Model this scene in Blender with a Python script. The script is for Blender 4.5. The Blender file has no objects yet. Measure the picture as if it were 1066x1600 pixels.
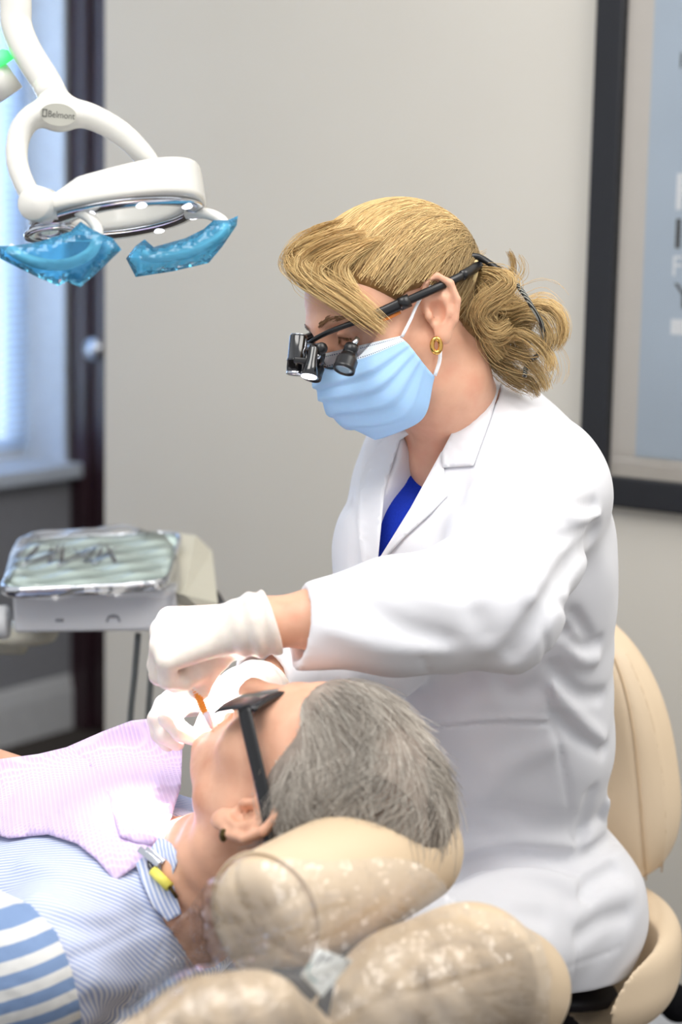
DRAFT = False
import bpy, bmesh, math, random
import numpy as np
from mathutils import Vector, Matrix
from mathutils.geometry import delaunay_2d_cdt

random.seed(5)
rng = np.random.default_rng(11)
sc = bpy.context.scene
COL = sc.collection
A = lambda *v: np.array(v, dtype=np.float64)

# ------------------------------------------------------------------ camera frame
F = 3000.0
CAM = A(0, 0, 1.45)
PITCH, ROLL = math.radians(8.8), math.radians(1.1)
_f = A(0, math.cos(PITCH), -math.sin(PITCH))
_r0 = A(1, 0, 0)
_u0 = A(0, math.sin(PITCH), math.cos(PITCH))
_r = math.cos(ROLL) * _r0 + math.sin(ROLL) * _u0
_u = -math.sin(ROLL) * _r0 + math.cos(ROLL) * _u0


def ray(px, py):
    return _f + ((px - 533) / F) * _r - ((py - 800) / F) * _u


def P(px, py, Y):
    d = ray(px, py)
    return CAM + d * (Y / d[1])


def proj(p):
    q = np.asarray(p) - CAM
    z = q @ _f
    return 533 + F * (q @ _r) / z, 800 - F * (q @ _u) / z


def nrm(v):
    v = np.asarray(v, float)
    return v / np.linalg.norm(v)


# ------------------------------------------------------------------ distance fields
def smin(a, b, k):
    h = np.maximum(k - np.abs(a - b), 0) / k
    return np.minimum(a, b) - h * h * k * 0.25


def smax(a, b, k):
    return -smin(-a, -b, k)


def cone(p, a, b, ra, rb):
    a = np.asarray(a, float); b = np.asarray(b, float)
    ab = b - a
    t = np.clip(((p - a) @ ab) / max(ab @ ab, 1e-12), 0, 1)
    d = p - a - t[:, None] * ab
    return np.sqrt((d * d).sum(1)) - (ra + t * (rb - ra))


def chain(p, pts, rs, k=0.0):
    d = None
    for i in range(len(pts) - 1):
        c = cone(p, pts[i], pts[i + 1], rs[i], rs[i + 1])
        d = c if d is None else (np.minimum(d, c) if k == 0 else smin(d, c, k))
    return d


def ell(p, c, r, R=None):
    q = p - np.asarray(c, float)
    if R is not None:
        q = q @ np.asarray(R).T          # R rows are the local axes
    r = np.asarray(r, float)
    k0 = np.sqrt(((q / r) ** 2).sum(1))
    k1 = np.sqrt(((q / (r * r)) ** 2).sum(1))
    return k0 * (k0 - 1) / np.maximum(k1, 1e-9)


def rbox(p, c, h, rad, R=None):
    q = p - np.asarray(c, float)
    if R is not None:
        q = q @ np.asarray(R).T
    q = np.abs(q) - (np.asarray(h, float) - rad)
    return np.sqrt((np.maximum(q, 0) ** 2).sum(1)) + np.minimum(q.max(1), 0) - rad


def polydist(p, pts):
    """distance to a polyline"""
    return chain(p, pts, [0] * len(pts))


def poly2d(x, y, poly):
    """signed distance to a 2-D polygon"""
    poly = np.asarray(poly, float)
    n = len(poly)
    d = np.full(x.shape, 1e9)
    s = np.ones(x.shape)
    for i in range(n):
        a = poly[i]; b = poly[i - 1]
        e = b - a
        wx, wy = x - a[0], y - a[1]
        t = np.clip((wx * e[0] + wy * e[1]) / max(e @ e, 1e-12), 0, 1)
        bx, by = wx - e[0] * t, wy - e[1] * t
        d = np.minimum(d, bx * bx + by * by)
        c1 = y >= a[1]; c2 = y < b[1]; c3 = e[0] * wy > e[1] * wx
        s = np.where((c1 & c2 & c3) | (~c1 & ~c2 & ~c3), -s, s)
    return s * np.sqrt(d)


def grad(f, p, e=1e-3):
    g = np.empty_like(p)
    for i in range(3):
        q = p.copy(); q[:, i] += e
        w = p.copy(); w[:, i] -= e
        g[:, i] = f(q) - f(w)
    return g / np.maximum(np.linalg.norm(g, axis=1, keepdims=True), 1e-12)


def mesh_sdf(f, lo, hi, h, smooth=1, slack=1.5):
    """surface nets over the blocks near the surface -> verts, quads"""
    lo = np.asarray(lo, float); hi = np.asarray(hi, float)
    B = 8
    nb = np.ceil((hi - lo) / (B * h)).astype(int)
    g = np.stack(np.meshgrid(*[np.arange(n) for n in nb], indexing='ij'), -1).reshape(-1, 3)
    cen = lo + (g + 0.5) * B * h
    act = []
    for i in range(0, len(cen), 200000):
        act.append(np.abs(f(cen[i:i + 200000])) < B * h * 0.866 * slack)
    g = g[np.concatenate(act)]
    off = np.stack(np.meshgrid(*[np.arange(B + 1)] * 3, indexing='ij'), -1).reshape(-1, 3)
    N = nb * B + 3
    keys, verts, quads = [], [], []
    for i in range(0, len(g), 300):
        gb = g[i:i + 300]
        idx = gb[:, None, :] * B + off[None]
        d = f((lo + idx.reshape(-1, 3) * h)).reshape(len(gb), B + 1, B + 1, B + 1)
        c = {}
        for a in (0, 1):
            for b in (0, 1):
                for e in (0, 1):
                    c[a, b, e] = d[:, a:a + B, b:b + B, e:e + B]
        neg = sum((v < 0).astype(np.int8) for v in c.values())
        m = (neg > 0) & (neg < 8)
        w = np.nonzero(m)
        if not len(w[0]):
            continue
        acc = np.zeros((len(w[0]), 3)); cnt = np.zeros(len(w[0]))
        cv = {k: v[w] for k, v in c.items()}
        for ax in range(3):
            for a in (0, 1):
                for b in (0, 1):
                    k0 = [a, b]; k0.insert(ax, 0)
                    k1 = [a, b]; k1.insert(ax, 1)
                    v0, v1 = cv[tuple(k0)], cv[tuple(k1)]
                    x = (v0 < 0) != (v1 < 0)
                    t = v0 / np.where(x, v0 - v1, 1)
                    pt = np.tile(np.array(k0, float), (len(t), 1)); pt[:, ax] += t
                    acc += np.where(x[:, None], pt, 0); cnt += x
        cell = gb[w[0]] * B + np.stack(w[1:], 1)
        verts.append(lo + (cell + acc / cnt[:, None]) * h)
        cell = cell + 1
        key = (cell[:, 0].astype(np.int64) * N[1] + cell[:, 1]) * N[2] + cell[:, 2]
        keys.append(key)
        st = (N[1] * N[2], N[2], 1)
        for ax in range(3):
            k1 = [0, 0, 0]; k1[ax] = 1
            v0, v1 = cv[0, 0, 0], cv[tuple(k1)]
            x = (v0 < 0) != (v1 < 0)
            p1, p2 = st[(ax + 1) % 3], st[(ax + 2) % 3]
            kk = key[x]
            q = np.stack([kk, kk - p1, kk - p1 - p2, kk - p2], 1)
            fl = v0[x] > 0
            q[fl] = q[fl][:, ::-1]
            quads.append(q)
    keys = np.concatenate(keys); verts = np.concatenate(verts); quads = np.concatenate(quads)
    o = np.argsort(keys); keys = keys[o]; verts = verts[o]
    ix = np.searchsorted(keys, quads); ix = np.minimum(ix, len(keys) - 1)
    ok = (keys[ix] == quads).all(1)
    q = ix[ok]
    verts = lap(verts, q, smooth)
    return verts, q


def lap(verts, q, it, lam=0.5):
    if it <= 0:
        return verts
    e = np.concatenate([q[:, [i, (i + 1) % q.shape[1]]] for i in range(q.shape[1])])
    e = np.concatenate([e, e[:, ::-1]])
    n = len(verts)
    cnt = np.bincount(e[:, 0], minlength=n).astype(float)
    for _ in range(it):
        s = np.stack([np.bincount(e[:, 0], weights=verts[e[:, 1], k], minlength=n) for k in range(3)], 1)
        avg = np.where(cnt[:, None] > 0, s / np.maximum(cnt, 1)[:, None], verts)
        verts = verts + lam * (avg - verts)
    return verts


def trace(f, pxs, pys, y0=1.0, y1=3.2, it=90):
    """walk camera rays to the surface of f; returns points (rays that miss end at their closest approach)"""
    pxs = np.atleast_1d(np.asarray(pxs, float)); pys = np.atleast_1d(np.asarray(pys, float))
    d = _f[None] + ((pxs - 533) / F)[:, None] * _r[None] - ((pys - 800) / F)[:, None] * _u[None]
    d /= np.linalg.norm(d, axis=1, keepdims=True)
    t = y0 / d[:, 1]
    best = np.full(len(t), 1e9); bt = t.copy()
    done = np.zeros(len(t), bool)
    for _ in range(it):
        v = f(CAM + d * t[:, None])
        better = (v < best) & ~done
        best = np.where(better, v, best); bt = np.where(better, t, bt)
        done |= (v < 4e-4) | (t * d[:, 1] > y1)
        t = np.where(done, t, t + np.maximum(v, 3e-4) * 0.85)
    return CAM + d * bt[:, None]


# ------------------------------------------------------------------ objects
def new_mesh(name, v, faces, mat=None, smooth=True):
    me = bpy.data.meshes.new(name)
    v = np.asarray(v, dtype=np.float32)
    if isinstance(faces, np.ndarray) and faces.ndim == 2:
        n, k = faces.shape
        me.vertices.add(len(v)); me.vertices.foreach_set('co', v.ravel())
        me.loops.add(n * k); me.loops.foreach_set('vertex_index', faces.astype(np.int32).ravel())
        me.polygons.add(n)
        me.polygons.foreach_set('loop_start', np.arange(0, n * k, k, dtype=np.int32))
        me.polygons.foreach_set('loop_total', np.full(n, k, dtype=np.int32))
        me.update(calc_edges=True)
    else:
        me.from_pydata([tuple(map(float, x)) for x in v], [], [tuple(map(int, f)) for f in faces])
        me.update()
    me.validate()
    if smooth:
        me.polygons.foreach_set('use_smooth', np.ones(len(me.polygons), dtype=bool))
    if mat is not None:
        for m in (mat if isinstance(mat, (list, tuple)) else [mat]):
            me.materials.append(m)
    return me


BASE = {}


def root(name, loc, label, cat, group=None):
    o = bpy.data.objects.new(name, None)
    o.empty_display_size = 0.05
    o.location = tuple(map(float, loc))
    COL.objects.link(o)
    BASE[o.name] = np.asarray(loc, float)
    o['label'] = label; o['category'] = cat
    if group: o['group'] = group
    return o


def part(name, v, faces, mat, parent, smooth=True, label=None):
    """world-space verts -> mesh object parented under parent"""
    base = BASE[parent.name]
    me = new_mesh(name, np.asarray(v, float) - base, faces, mat, smooth)
    o = bpy.data.objects.new(name, me)
    COL.objects.link(o)
    o.parent = parent
    BASE[o.name] = base if parent.type == 'EMPTY' or True else base
    if parent.type != 'EMPTY':
        BASE[o.name] = base
    if label: o['label'] = label
    return o


def single(name, v, faces, mat, label=None, cat=None, kind=None, smooth=True, group=None, base=None):
    v = np.asarray(v, float)
    if base is None:
        base = A((v[:, 0].min() + v[:, 0].max()) / 2, (v[:, 1].min() + v[:, 1].max()) / 2, v[:, 2].min()) if kind != 'structure' else A(0, 0, 0)
    me = new_mesh(name, v - base, faces, mat, smooth)
    o = bpy.data.objects.new(name, me)
    o.location = tuple(base)
    COL.objects.link(o)
    BASE[o.name] = base
    if label: o['label'] = label
    if cat: o['category'] = cat
    if kind: o['kind'] = kind
    if group: o['group'] = group
    return o


class MB:
    """collects shapes into one mesh"""
    def __init__(s): s.v = []; s.f = []

    def add(s, v, f):
        b = len(s.v)
        s.v.extend([tuple(x) for x in np.asarray(v, float)])
        s.f.extend([tuple(int(i) + b for i in q) for q in f])
        return s

    def box(s, c, h, R=None, bev=0.0):
        c = np.asarray(c, float); h = np.asarray(h, float)
        R = np.eye(3) if R is None else np.asarray(R)      # rows = local axes
        if bev <= 0:
            V = [A(x, y, z) * h for x in (-1, 1) for y in (-1, 1) for z in (-1, 1)]
            Fc = [(0, 1, 3, 2), (4, 6, 7, 5), (0, 4, 5, 1), (2, 3, 7, 6), (0, 2, 6, 4), (1, 5, 7, 3)]
        else:
            bm = bmesh.new()
            bmesh.ops.create_cube(bm, size=2)
            for vv in bm.verts: vv.co = Vector((vv.co.x * h[0], vv.co.y * h[1], vv.co.z * h[2]))
            bmesh.ops.bevel(bm, geom=bm.edges[:], offset=bev, segments=3, profile=0.5, affect='EDGES')
            bm.verts.index_update()
            V = [A(*vv.co) for vv in bm.verts]; Fc = [[q.index for q in ff.verts] for ff in bm.faces]
            bm.free()
        return s.add([c + x @ R for x in V], Fc)

    def tube(s, pts, rs, n=12, cap=True, flat=None):
        v, f = tube(pts, rs, n, cap, flat)
        return s.add(v, f)

    def lathe(s, prof, o, ax, n=32, closed=False):
        """prof: list of (r, h) along axis ax from o"""
        ax = nrm(ax); t = nrm(np.cross(ax, A(0.3, 0.9, 0.1) if abs(ax[2]) > .5 else A(0, 0, 1))); b = np.cross(ax, t)
        V = []; Fc = []
        for r, h in prof:
            for i in range(n):
                a = 2 * math.pi * i / n
                V.append(np.asarray(o) + ax * h + r * (math.cos(a) * t + math.sin(a) * b))
        m = len(prof)
        for j in range(m - 1 + (1 if closed else 0)):
            for i in range(n):
                k = (i + 1) % n; j2 = (j + 1) % m
                Fc.append((j * n + i, j * n + k, j2 * n + k, j2 * n + i))
        if not closed:
            if prof[0][0] > 1e-6: Fc.append(tuple(range(n))[::-1])
            if prof[-1][0] > 1e-6: Fc.append(tuple((m - 1) * n + i for i in range(n)))
        return s.add(V, Fc)

    def part(s, name, mat, parent, smooth=True, label=None):
        return part(name, s.v, s.f, mat, parent, smooth, label)

    def single(s, name, mat, label=None, cat=None, kind=None, smooth=False, group=None):
        return single(name, s.v, s.f, mat, label, cat, kind, smooth, group)


def frames(pts):
    pts = np.asarray(pts, float)
    T = np.gradient(pts, axis=0)
    T /= np.maximum(np.linalg.norm(T, axis=1, keepdims=True), 1e-12)
    ref = A(0, 0, 1) if abs(T[0][2]) < .9 else A(1, 0, 0)
    n = nrm(np.cross(T[0], ref)); N = [n]
    for i in range(1, len(pts)):
        n = n - T[i] * (n @ T[i]); n = nrm(n); N.append(n)
    N = np.array(N)
    return T, N, np.cross(T, N)


def tube(pts, rs, n=12, cap=True, flat=None):
    """flat: optional (direction, factor) squashes the section along a direction"""
    pts = np.asarray(pts, float); rs = np.broadcast_to(np.asarray(rs, float), (len(pts),))
    T, N, Bn = frames(pts)
    a = np.linspace(0, 2 * math.pi, n, endpoint=False)
    off = (np.cos(a)[None, :, None] * N[:, None] + np.sin(a)[None, :, None] * Bn[:, None]) * rs[:, None, None]
    if flat is not None:
        dv = nrm(flat[0]); off = off - (off @ dv)[..., None] * dv * (1 - flat[1])
    V = (pts[:, None] + off).reshape(-1, 3)
    Fc = []
    m = len(pts)
    for j in range(m - 1):
        for i in range(n):
            k = (i + 1) % n
            Fc.append((j * n + i, j * n + k, (j + 1) * n + k, (j + 1) * n + i))
    if cap:
        Fc.append(tuple(range(n))[::-1]); Fc.append(tuple((m - 1) * n + i for i in range(n)))
    return V, Fc


def spline(pts, n):
    """Catmull-Rom through pts, n samples"""
    p = np.asarray(pts, float)
    p = np.vstack([2 * p[0] - p[1], p, 2 * p[-1] - p[-2]])
    m = len(p) - 3
    t = np.linspace(0, m - 1e-9, n)
    i = t.astype(int); u = (t - i)[:, None]
    a, b, c, d = p[i], p[i + 1], p[i + 2], p[i + 3]
    return 0.5 * (2 * b + (c - a) * u + (2 * a - 5 * b + 4 * c - d) * u ** 2 + (3 * b - a - 3 * c + d) * u ** 3)


def sheet(grid, thick=0.0, nrmdir=None, closed_u=False):
    """grid (nu,nv,3) -> verts, faces; thick adds a back layer"""
    g = np.asarray(grid, float); nu, nv = g.shape[:2]
    V = g.reshape(-1, 3)
    ids = np.arange(nu * nv).reshape(nu, nv)
    q = np.stack([ids[:-1, :-1], ids[1:, :-1], ids[1:, 1:], ids[:-1, 1:]], -1).reshape(-1, 4)
    if thick <= 0:
        return V, q
    du = np.gradient(g, axis=0); dv = np.gradient(g, axis=1)
    n = np.cross(du, dv); n /= np.maximum(np.linalg.norm(n, axis=2, keepdims=True), 1e-12)
    if nrmdir is not None:
        n = np.broadcast_to(np.asarray(nrmdir, float), g.shape)
    W = (g - n * thick).reshape(-1, 3)
    M = nu * nv
    bd = np.concatenate([ids[:, 0], ids[-1, 1:], ids[:-1, -1][::-1], ids[0, 1:-1][::-1]])
    nx = np.roll(bd, -1)
    side = np.stack([bd, nx, nx + M, bd + M], 1)
    return np.vstack([V, W]), np.vstack([q, q[:, ::-1] + M, side[:, ::-1]])


def patch(f, poly, step=7, thick=0.003, off=0.003, y0=1.0, y1=3.2, sm=6, edge=None, clamp=True):
    """a piece of cloth cut to an outline seen in the photo and laid on the surface of f"""
    poly = np.asarray(poly, float)
    if edge: poly = spline(np.vstack([poly, poly[:1]]), edge)[:-1]
    b = []
    for i in range(len(poly)):
        a, c = poly[i], poly[(i + 1) % len(poly)]
        n = max(1, int(np.linalg.norm(c - a) / step))
        for k in range(n): b.append(a + (c - a) * k / n)
    b = np.array(b)
    gx, gy = np.meshgrid(np.arange(poly[:, 0].min(), poly[:, 0].max(), step), np.arange(poly[:, 1].min(), poly[:, 1].max(), step))
    gx = gx.ravel() + (rng.random(gx.size) - .5) * step * .3; gy = gy.ravel() + (rng.random(gy.size) - .5) * step * .3
    ins = poly2d(gx, gy, poly) < -step * .45
    pts = np.vstack([b, np.stack([gx[ins], gy[ins]], 1)])
    nb = len(b)
    res = delaunay_2d_cdt([Vector(p) for p in pts], [(i, (i + 1) % nb) for i in range(nb)], [list(range(nb))], 1, 1e-6)
    v2 = np.array([tuple(x) for x in res[0]]); tri = np.array([t for t in res[2] if len(t) == 3])
    w = trace(f, v2[:, 0], v2[:, 1], y0, y1)
    # smooth the depth along the ray only, so the outline stays
    dirs = w - CAM; dist = np.linalg.norm(dirs, axis=1, keepdims=True); dirs /= dist
    dd = lap(np.repeat(dist, 3, 1), tri, sm)[:, :1]
    dd = np.minimum(dd, dist + 0.001) if sm and clamp else dd
    V = CAM + dirs * (dd - off)
    W = CAM + dirs * (dd - off + thick)
    M = len(V)
    ed = {}
    for t in tri:
        for i in range(3):
            e = (t[i], t[(i + 1) % 3]); ed[e] = 1
    side = [(a, b2, b2 + M, a + M) for (a, b2) in ed if (b2, a) not in ed]
    # face the camera
    a, b2, c = V[tri[0]]
    if np.cross(b2 - a, c - a) @ (CAM - a) < 0:
        tri = tri[:, ::-1]; side = [s[::-1] for s in side]
    faces = [tuple(t) for t in tri] + [tuple(t[::-1] + M) for t in tri] + [s[::-1] for s in side]
    return np.vstack([V, W]), faces, np.vstack([v2, v2])


def strands(paths, r0, r1, cols=None, nside=3):
    """paths (S,n,3) -> one mesh of thin tapering tubes, with a colour per strand"""
    paths = np.asarray(paths, float); S, n = paths.shape[:2]
    T = np.gradient(paths, axis=1); T /= np.maximum(np.linalg.norm(T, axis=2, keepdims=True), 1e-12)
    ref = nrm(A(.3, -.5, .8)); N = np.cross(T, ref); N /= np.maximum(np.linalg.norm(N, axis=2, keepdims=True), 1e-12)
    Bn = np.cross(T, N)
    r = np.linspace(0, 1, n); r = r0 * (1 - r) + r1 * r
    r = np.broadcast_to(r, (S, n)) * (0.7 + 0.6 * rng.random((S, 1)))
    a = np.arange(nside) * 2 * math.pi / nside
    V = paths[:, :, None] + r[:, :, None, None] * (np.cos(a)[None, None, :, None] * N[:, :, None] + np.sin(a)[None, None, :, None] * Bn[:, :, None])
    ids = np.arange(S * n * nside).reshape(S, n, nside)
    q = np.stack([ids[:, :-1], np.roll(ids, -1, 2)[:, :-1], np.roll(ids, -1, 2)[:, 1:], ids[:, 1:]], -1).reshape(-1, 4)
    c = None
    if cols is not None:
        c = np.repeat(np.asarray(cols), n * nside, axis=0)
    return V.reshape(-1, 3), q, c


def set_col(o, c, name='tint'):
    at = o.data.attributes.new(name, 'FLOAT_COLOR', 'POINT')
    c = np.asarray(c, dtype=np.float32)
    if c.shape[1] == 3: c = np.hstack([c, np.ones((len(c), 1), np.float32)])
    at.data.foreach_set('color', c.ravel())


def set_uv(o, uv):
    """per-vertex uv -> uv layer"""
    me = o.data
    l = me.uv_layers.new(name='UVMap')
    vi = np.empty(len(me.loops), dtype=np.int32); me.loops.foreach_get('vertex_index', vi)
    l.data.foreach_set('uv', np.asarray(uv, dtype=np.float32)[vi].ravel())


def text_mesh(s, size, align='LEFT'):
    cu = bpy.data.curves.new('tmp', 'FONT'); cu.body = s; cu.size = size; cu.align_x = align; cu.extrude = 0.0004
    ob = bpy.data.objects.new('tmp', cu); COL.objects.link(ob)
    dg = bpy.context.evaluated_depsgraph_get()
    me = bpy.data.meshes.new_from_object(ob.evaluated_get(dg))
    v = np.array([tuple(x.co) for x in me.vertices]); f = [tuple(p.vertices) for p in me.polygons]
    bpy.data.objects.remove(ob); bpy.data.curves.remove(cu); bpy.data.meshes.remove(me)
    return v, f


# ------------------------------------------------------------------ materials
def lin(r, g, b):
    c = np.array([r, g, b]) / 255.0
    return tuple(np.where(c <= .04045, c / 12.92, ((c + .055) / 1.055) ** 2.4)) + (1.0,)


class NT:
    def __init__(s, name):
        s.m = bpy.data.materials.new(name); s.m.use_nodes = True
        s.t = s.m.node_tree; s.n = s.t.nodes; s.b = s.n['Principled BSDF']; s.out = s.n['Material Output']

    def node(s, typ, **kw):
        n = s.n.new(typ)
        for k, v in kw.items():
            if k.startswith('i_'): n.inputs[k[2:].replace('_', ' ')].default_value = v
            else: setattr(n, k, v)
        return n

    def link(s, a, b): s.t.links.new(a, b)

    def set(s, **kw):
        for k, v in kw.items(): s.b.inputs[k.replace('_', ' ')].default_value = v
        return s

    def ramp(s, src, stops):
        r = s.node('ShaderNodeValToRGB')
        e = r.color_ramp.elements
        while len(e) < len(stops): e.new(0.5)
        for x, (p, c) in zip(e, stops): x.position = p; x.color = c
        s.link(src, r.inputs[0]); return r.outputs[0]

    def coords(s, scale=(1, 1, 1), rot=(0, 0, 0), kind='Object'):
        tc = s.node('ShaderNodeTexCoord'); mp = s.node('ShaderNodeMapping')
        mp.inputs['Scale'].default_value = scale; mp.inputs['Rotation'].default_value = rot
        s.link(tc.outputs[kind], mp.inputs[0]); return mp.outputs[0]

    def noise(s, scale, detail=3, vec=None, rough=.5):
        n = s.node('ShaderNodeTexNoise'); n.inputs['Scale'].default_value = scale; n.inputs['Detail'].default_value = detail
        n.inputs['Roughness'].default_value = rough
        s.link(vec if vec is not None else s.coords(), n.inputs['Vector']); return n.outputs['Fac']

    def bump(s, h, strength=.2, dist=.002):
        b = s.node('ShaderNodeBump'); b.inputs['Strength'].default_value = strength; b.inputs['Distance'].default_value = dist
        s.link(h, b.inputs['Height']); s.link(b.outputs[0], s.b.inputs['Normal']); return s


def mat(name, rgb, rough=.5, spec=.5, metal=0., var=0.04, vscale=30, bump=0., bscale=200, sss=0., bdist=.001, coat=0.):
    t = NT(name)
    c = lin(*rgb)
    n = t.noise(vscale)
    d = tuple(x * (1 - var) for x in c[:3]) + (1,); e = tuple(min(1, x * (1 + var)) for x in c[:3]) + (1,)
    t.link(t.ramp(n, [(.3, d), (.7, e)]), t.b.inputs['Base Color'])
    t.set(Roughness=rough, Metallic=metal, Specular_IOR_Level=spec)
    if sss: t.set(Subsurface_Weight=sss, Subsurface_Scale=.01); t.b.inputs['Subsurface Radius'].default_value = (1, .35, .2)
    if coat: t.set(Coat_Weight=coat, Coat_Roughness=.1)
    if bump: t.bump(t.noise(bscale, 4), bump, bdist)
    return t.m
# ------------------------------------------------------------------ the room
WU = A(math.cos(math.radians(36)), -math.sin(math.radians(36)), 0)     # along the picture wall, to the right
WV = A(math.sin(math.radians(36)), math.cos(math.radians(36)), 0)      # into the depth
WZ = A(0, 0, 1)
RW = np.stack([WU, WV, WZ])
Q0 = A(0.5, 3.15, 0)                                                   # on the picture wall
QL = A(-0.745, 5.3, 0)                                                 # far corner at the window wall


def W(px, py, off=0.0):
    """where a sight line meets the picture wall (off = in front of it)"""
    d = ray(px, py)
    t = ((Q0 - WV * off - CAM) @ WV) / (d @ WV)
    return CAM + d * t


def wc(p):
    return (p - Q0) @ WU, p[2]


def WP(a, z, off=0.0):
    return Q0 + WU * a + WZ * z - WV * off


# paints
t = NT('wall_paint')
n1 = t.noise(420, 2); n2 = t.noise(1.5, 2)
t.link(t.ramp(n2, [(.3, lin(205, 200, 190)), (.7, lin(211, 206, 196))]), t.b.inputs['Base Color'])
t.set(Roughness=.75, Specular_IOR_Level=.25); t.bump(n1, .25, .0012)
M_wall = t.m
M_grey = mat('grey_wall_paint', (150, 150, 154), .8, .2, bump=.1)
M_reveal = mat('reveal_paint', (206, 214, 224), .7, .3)
M_white = mat('white_trim', (214, 214, 214), .45, .4)
M_carpet = mat('dark_carpet', (78, 72, 68), .95, .1, var=.25, vscale=300, bump=.6, bscale=500)
t = NT('mahogany')
n = t.noise(6, 6, t.coords((14, 14, .8)))
t.link(t.ramp(n, [(.3, lin(30, 16, 22)), (.7, lin(58, 34, 42))]), t.b.inputs['Base Color'])
t.set(Roughness=.35)
M_mahog = t.m

# picture wall
aL = wc(W(164, 600))[0]
mb = MB(); mb.box(WP((aL + 3.0) / 2, 1.4, -.06), ((3.0 - aL) / 2, .06, 1.4), RW)
mb.single('wall_back', M_wall, kind='structure')
# floor
mb = MB(); mb.box(A(0, 2.4, -.05), (3.6, 4.0, .05)); mb.single('floor', M_carpet, kind='structure')
# baseboard of the picture wall
prof = [(.0, .0), (.016, .0), (.016, .085), (.011, .10), (.006, .118), (.0, .125)]
mb = MB(); V = []
for a in (aL, 3.0):
    V += [WP(a, z, o) for o, z in prof]
k = len(prof)
mb.add(V, [(i, (i + 1) % k, k + (i + 1) % k, k + i) for i in range(k)] + [tuple(range(k))[::-1], tuple(range(k, 2 * k))])
mb.single('baseboard_back', M_white, kind='structure')

# window wall (runs along WV, faces +WU) with a deep recess
def LP(b, z, o=0.0):
    return QL + WV * b + WZ * z + WU * o


RL = np.stack([WV, WU, WZ])
def lray(px, py, o=0.0):
    d = ray(px, py); t = ((QL + WU * o - CAM) @ WU) / (d @ WU)
    p = CAM + d * t
    return (p - QL) @ WV, p[2]


zs = lray(108, 737)[1]                       # top of the ledge
bR = -.03                                    # far side of the recess
zt = 2.35
REC = .16
mb = MB()
mb.box(LP(-1.6, zs / 2, -.15), (1.65, .15, zs / 2), RL)                       # below
mb.box(LP((bR + .05) / 2, (zs + 2.8) / 2, -.15), ((.05 - bR) / 2, .15, (2.8 - zs) / 2), RL)   # beside
mb.box(LP(-1.6, (zt + 2.8) / 2, -.15), (1.65, .15, (2.8 - zt) / 2), RL)       # above
mb.box(LP(-2.6, (zs + zt) / 2, -.15), (.65, .15, (zt - zs) / 2), RL)          # near side
mb.single('wall_left', M_grey, kind='structure')
V = []
mb = MB()
mb.box(LP(bR - .005, (zs + zt) / 2, -REC / 2), (.006, REC / 2 + .002, (zt - zs) / 2), RL)
mb.box(LP(-1.0, zt - .005, -REC / 2), (.95, REC / 2 + .002, .006), RL)
mb.single('trim_1', M_reveal, kind='structure')
mb = MB(); mb.box(LP(-.98, zs + .008, -REC / 2 + .02), (.98, REC / 2 + .03, .02), RL, bev=.006)
mb.single('trim_2', M_reveal, kind='structure')
# window: sash, glass, blind
win = root('window_1', LP(-1.0, zs + .03, -REC - .02), 'bright window with white slatted blind at left edge behind dental light', 'window')
del win['label'], win['category']; win['kind'] = 'structure'
mb = MB()
w0, w1 = bR - .012, bR - 1.9
for b in (w0 - .03, w1 + .03, (w0 + w1) / 2): mb.box(LP(b, (zs + zt) / 2 + .02, -REC - .02), (.03, .02, (zt - zs) / 2 - .03), RL)
for z in (zs + .06, zt - .06): mb.box(LP((w0 + w1) / 2, z, -REC - .02), ((w0 - w1) / 2, .02, .03), RL)
mb.part('window_frame', M_white, win, smooth=False)
t = NT('window_glass'); t.set(Transmission_Weight=1, Roughness=0, IOR=1.05)
mb = MB(); mb.box(LP((w0 + w1) / 2, (zs + zt) / 2, -REC - .02), ((w0 - w1) / 2, .002, (zt - zs) / 2 - .08), RL)
mb.part('glass_pane', t.m, win, smooth=False)
t = NT('blind_slat'); t.set(Roughness=.6); t.b.inputs['Base Color'].default_value = (.86, .9, .95, 1)
tr = t.node('ShaderNodeBsdfTranslucent'); tr.inputs[0].default_value = (.75, .86, 1, 1)
mx = t.node('ShaderNodeMixShader'); mx.inputs[0].default_value = .55
t.link(t.b.outputs[0], mx.inputs[1]); t.link(tr.outputs[0], mx.inputs[2]); t.link(mx.outputs[0], t.out.inputs[0])
mb = MB(); z = zs + .07
tl = math.radians(38)
while z < zt - .05:
    Rz = np.stack([WV, WU * math.cos(tl) + WZ * math.sin(tl), WZ * math.cos(tl) - WU * math.sin(tl)])
    mb.box(LP((w0 + w1) / 2, z, -REC + .035), ((w0 - w1) / 2 - .012, .0125, .0006), Rz); z += .021
mb.part('blind', t.m, win, smooth=False)
# left baseboard
mb = MB(); V = []
for b in (-3.2, .0):
    V += [LP(b, z * 1.25, o * .8) for o, z in prof]
mb.add(V, [(i, (i + 1) % k, k + (i + 1) % k, k + i) for i in range(k)] + [tuple(range(k))[::-1], tuple(range(k, 2 * k))])
mb.single('baseboard_left', M_white, kind='structure')
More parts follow.
